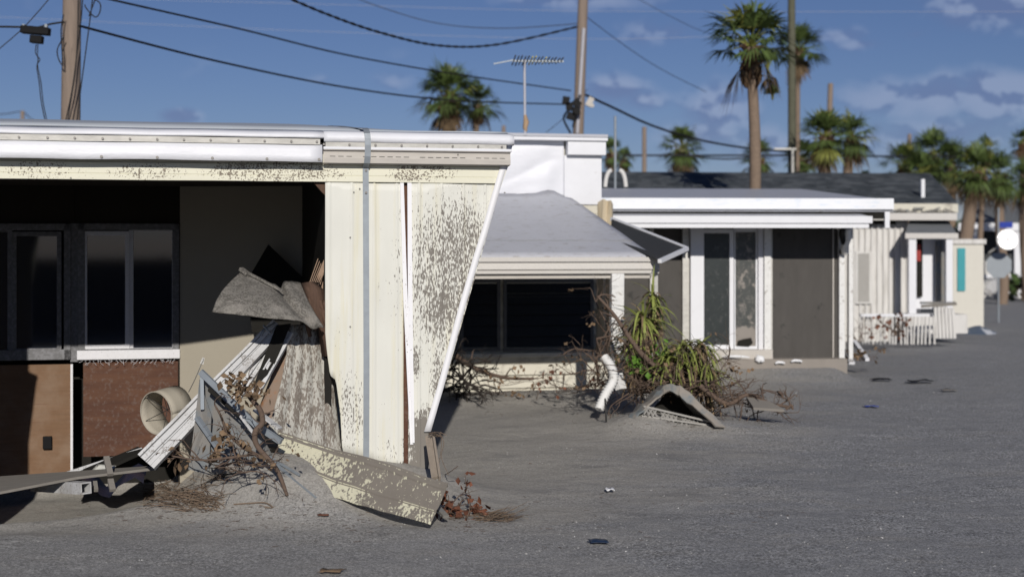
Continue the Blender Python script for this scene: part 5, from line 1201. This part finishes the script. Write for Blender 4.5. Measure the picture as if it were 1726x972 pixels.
# roof aerial
an = empty('tv_aerial', F2.world(p2(885, 0, 2.5)) + Vector((0, 0, zc(228))), label='television aerial with many short rods on a slim mast', cat='aerial')
Ya = 24.0
m = MB(); m.tube([P(885, 228, Ya), P(884, 100, Ya)], .022, 8); wl(m, an).build('mast', M_palewire, an)
m = MB(); m.bar(P(864, 103, Ya), P(950, 104, Ya), .03, .03); m.bar(P(832, 108, Ya), P(868, 101, Ya), .02, .02); wl(m, an).build('boom', M_galv, an)
for i in range(15):
    x = 866 + i * 5.7; c = P(x, 102 + (i % 2), Ya); m = MB(); L_ = .55 - .022 * i
    m.tube([c + Vector((.03, -L_, .01)), c, c + Vector((-.03, L_, -.01))], .012, 5); wl(m, an).build('rod', M_wire if i not in (5, 6, 9) else M_yellow, an)
m = MB(); m.tube([P(885, 194, Ya), P(887, 206, Ya), P(885, 216, Ya), P(887, 222, Ya)], [.025, .05, .04, .02], 8); wl(m, an).build('wrapped_cloth', M_brick, an)
for x in (1022, 1053):
    m = MB(); s_ = 1 if x == 1022 else -1; m.tube(bez([P(x - 2 * s_, 315, 29), P(x, 300, 29), P(x + 4 * s_, 290, 29), P(x + 9 * s_, 287, 29)], 5), .045, 7)
    tag(m.build('gooseneck_vent', M_batten), ('left' if s_ > 0 else 'right') + ' of the two pale curved pipes behind the third home roof', 'vent pipe', 'curved pipes behind the third home')

# ================================================================== palms
def fan(m, hub, d, L, rg, nl=17, W=.03):
    """one costapalmate frond: leaflets radiating from the end of the petiole"""
    d = Vector(d).normalized(); s = d.cross(Vector((0, 0, 1)))
    if s.length < .05: s = Vector((1, 0, 0))
    s.normalize(); up = s.cross(d).normalized()
    for k in range(nl):
        a = (k / (nl - 1) - .5) * 2.5
        dd = (d * math.cos(a) + s * math.sin(a) + up * (.18 * math.cos(2 * a) + rg.gauss(0, .06))).normalized()
        LL = L * (1 - .28 * abs(a) / 1.25) * rg.uniform(.85, 1.1); w_ = W
        q = hub; side = dd.cross(up).normalized()
        mid = q + dd * LL * .55; tip = q + dd * LL + Vector((0, 0, -LL * rg.uniform(.12, .42)))
        m.add([q, mid - side * w_, mid + side * w_, tip], [(0, 1, 2), (1, 3, 2)], False)
def palm(px, py, rpx, Y, label, seed, nf=34, nd=8, trunk_r=.16, base_px=None, lean=None, yellow=.08, ylo=-.55, second=None, boot=.5, lobes=None):
    rg = random.Random(seed); top = P(px, py, Y); Rm = rpx * 1.18 * Y / K; nf = int(nf * .85)
    base = P(base_px if base_px else px, 418, Y); base.z = -.2
    e = empty('palm_tree', base, label=label, cat='palm tree', group='cabbage palms behind the homes')
    m = MB(); n = 14; pts = [base.lerp(top, i / n) + Vector((.10 * math.sin(i * .5 + seed), 0, 0)) * (1 - i / n) for i in range(n + 1)]; pts[-1] = top
    m.tube(pts, [trunk_r * (1.15 - .25 * i / n + .05 * rg.random()) for i in range(n + 1)], 12); wl(m, e).build('trunk', M_palmtrunk, e)
    m = MB()
    for i in range(60):
        z = -rg.uniform(.0, boot * Rm * 1.4); th = rg.uniform(0, 6.28); c = top + Vector((math.cos(th) * trunk_r, math.sin(th) * trunk_r, z - .1))
        m.bar(c, c + Vector((math.cos(th) * .16, math.sin(th) * .16, .22)) * (Rm / 1.4), .08, .04)
    wl(m, e).build('leaf_bases', M_boot, e)
    G, Yw, Dd = MB(), MB(), MB(); pet = MB()
    seq = [(i, top, Rm, i >= nf, ylo, nf) for i in range(nf + nd)]
    for (lx, ly, lr, ln, lyl, ldead) in (lobes or []):
        seq += [(i + 7, P(lx, ly, Y), lr * 1.18 * Y / K, rg.random() < ldead, lyl, ln) for i in range(ln)]
    for (i, top, Rm, dead, ylo, nf) in seq:
        th = 2.4 * i + rg.gauss(0, .25)
        ph = rg.uniform(-1.45, -.9) if dead else (ylo + (1.45 - ylo) * (min(nf, i + .5) / nf) ** .8 + rg.gauss(0, .1))
        d = Vector((math.cos(th) * math.cos(ph), math.sin(th) * math.cos(ph), math.sin(ph)))
        pl = Rm * rg.uniform(.30, .55); hub = top + d * pl + Vector((0, 0, -.05 * pl))
        pet.tube([top, top.lerp(hub, .5) + Vector((0, 0, .04)), hub], [.025, .018, .012], 4, False)
        tgt = Dd if dead else (Yw if rg.random() < yellow else G)
        dd = (d + Vector((0, 0, -.25 - (.5 if dead else 0)))).normalized()
        fan(tgt, hub, dd, Rm * rg.uniform(.60, .82), rg, 22, .027 * Rm / 1.2)
    wl(G, e).build('crown', M_palm_g, e)
    if Yw.v: wl(Yw, e).build('yellow_fronds', M_palm_y, e)
    if Dd.v: wl(Dd, e).build('dead_fronds', M_palm_d, e)
    wl(pet, e).build('frond_stalks', M_palm_y, e)
    return e
palm(757, 162, 56, 55, 'left palm with bushy crown above the cream home roof', 101, 40, 4, .30, yellow=.10, ylo=-.7)
palm(806, 176, 38, 56, 'drooping smaller palm crown touching the left palm', 102, 22, 2, .12, yellow=.05, ylo=-.8, base_px=775)
palm(1266, 80, 74, 31.6, 'tallest palm with bare straight trunk over the third home', 103, 30, 2, .125, base_px=1281, yellow=.10, ylo=-.35, lobes=[(1294, 118, 34, 12, -1.3, .15), (1302, 168, 24, 9, -1.4, .2)])
palm(1346, 84, 46, 50, 'palm crown half hidden by the tall dark pole', 104, 26, 3, .09, base_px=1336, yellow=.03)
palm(1390, 232, 50, 46, 'bushy middle palm left of the one with a drooping side', 105, 36, 4, .2, base_px=1386, yellow=.14, ylo=-.9)
palm(1436, 232, 42, 48, 'drooping palm at the right of the bushy middle palm', 106, 28, 4, .16, base_px=1400, yellow=.08, ylo=-.9)
palm(1150, 250, 40, 62, 'small round palm centred over the dark shingle roof', 107, 34, 6, .22, yellow=.08, ylo=-.9)
palm(1030, 258, 26, 70, 'small palm peeping right of the white wall, nearer the wall', 108, 22, 4, .18, yellow=.06, ylo=-.9)
palm(1052, 268, 22, 72, 'smaller palm between the grey pipe and the bare pole', 109, 20, 2, .15, yellow=.03, ylo=-.9)
palm(1278, 268, 32, 66, 'low palm behind the foot of the tallest trunk', 110, 26, 3, .18, yellow=.06, ylo=-.9)
palm(1352, 268, 34, 62, 'low palm behind the white T-shaped mast', 111, 26, 3, .18, yellow=.05, ylo=-.9)
palm(1525, 278, 40, 66, 'leftmost palm of the dense right hand clump', 112, 30, 4, .2, yellow=.04, ylo=-.9)
palm(1572, 262, 44, 68, 'highest palm of the dense right hand clump', 114, 34, 3, .2, yellow=.03, ylo=-.9)
palm(1604, 278, 44, 66, 'dark palm in the middle of the dense clump', 115, 34, 3, .2, yellow=.03, ylo=-.9)
palm(1552, 296, 44, 60, 'low front palm of the dense clump over the white vent', 116, 32, 3, .2, yellow=.05, ylo=-.9)
palm(1646, 290, 48, 52, 'palm with thick brown leaning trunk beside the last roof', 117, 30, 6, .24, base_px=1603, yellow=.12, ylo=-.9)
palm(1662, 256, 28, 54, 'slender palm top sprouting above the leaning trunk', 118, 16, 0, .10, base_px=1640, yellow=.10, ylo=-.9)
palm(1684, 296, 42, 56, 'palm with hanging fronds above the blue name plate', 119, 28, 5, .18, base_px=1690, yellow=.03, ylo=-1.1)
palm(1726, 240, 26, 60, 'palm cut by the right edge of the photo', 120, 22, 3, .16, yellow=.03, ylo=-.9)
palm(1730, 305, 40, 58, 'dark low palm at the right edge under the cut one', 121, 26, 6, .16, yellow=.0, ylo=-1.1)

# distant scrub closing the horizon
m = MB(); rg = random.Random(77)
for i in range(9000):
    x = rg.uniform(-60, 90); Y = 120 + rg.uniform(-6, 6); hmax = 5.2 + 2.0 * nz(x, 0, 0, .12)
    leaf(m, (x, Y, abs(rg.gauss(0, .5)) * hmax if rg.random() < .5 else rg.uniform(0, hmax)), rg.uniform(.5, 1.1), rg)
tag(m.build('distant_trees', M_bushgreen), 'low dark far-off belt of trees behind all the homes', 'trees', kind='stuff')

# shell and gravel chips scattered on the lane
m = MB(); rg = random.Random(99)
def chips(n, x0, x1, y0, y1, s0, s1):
    for _ in range(n):
        Y = rg.uniform(y0, y1); X = rg.uniform(x0, x1) * Y / 12.0
        if X < -1.0 + (Y - 9) * -.1 and Y > 11.2: continue
        if nz(X, Y, 4, .7) + .5 * nz(X, Y, 9, 2.0) < rg.uniform(-.35, .45): continue
        s = rg.uniform(s0, s1) * (.6 + rg.random() ** 4 * 1.8); c = Vector((X, Y, gz(X, Y) + s * .15)); th = rg.uniform(0, 3)
        a = Vector((math.cos(th), math.sin(th), rg.gauss(0, .3))) * s; b = Vector((-math.sin(th), math.cos(th), rg.gauss(0, .3))) * s * rg.uniform(.4, .9); u = Vector((0, 0, s * .45))
        m.add([c - a, c + b, c + a * rg.uniform(.6, 1), c - b, c + u], [(0, 1, 4), (1, 2, 4), (2, 3, 4), (3, 0, 4)])
chips(12000, -1.2, 4.6, 8.6, 16, .0035, .0065); chips(4500, -4.2, 4.6, 8.6, 11.5, .0028, .005); chips(1500, .5, 4.6, 15, 26, .006, .010)
tag(m.build('shell_chips', M_shell), 'pale and dark shell and gravel chips scattered over the lane', 'gravel', kind='stuff')

# unseen dark board fence, added behind the camera to darken the porch window reflections
fe = empty('added_dark_fence', (0, -5.0, 0), label='unseen dark board fence added to darken the porch window reflections', cat='fence')
m = MB()
for i in range(110): m.box((-10 + i * .18, -.012, -.3), (-10 + i * .18 + .17, .012, 1.93 + .03 * nz(i, 2)))
m.build('boards', M_upper, fe)
m = MB()
for z in (.4, 1.6): m.box((-10, -.06, z), (9.8, -.014, z + .09))
m.build('rails', M_upper, fe)
for i in range(9): MB().box((-10 + i * 2.45, -.16, -.4), (-9.9 + i * 2.45, -.062, 1.98)).build('post', M_upper, fe)

# twig crumbs and leaf bits washed round the rubble
m = MB(); rg = random.Random(123)
for (cx, cy, rx, ry, n) in ((500, 870, 240, 40, 150), (330, 860, 200, 30, 120), (800, 880, 70, 20, 60), (1150, 720, 150, 22, 80), (900, 690, 120, 20, 50), (1050, 860, 300, 70, 60)):
    for _ in range(n):
        a = gp(cx + rg.gauss(0, rx / 2), cy + rg.gauss(0, ry / 2), .004); th = rg.uniform(0, 6.28); L = rg.uniform(.015, .06)
        if a.y < 25: m.tube([a, a + Vector((math.cos(th) * L, math.sin(th) * L, rg.uniform(0, .006)))], rg.uniform(.001, .0025), 3, False)
tag(m.build('twig_litter', M_bark), 'fine twig crumbs strewn over the sand around the rubble', 'litter', kind='stuff')
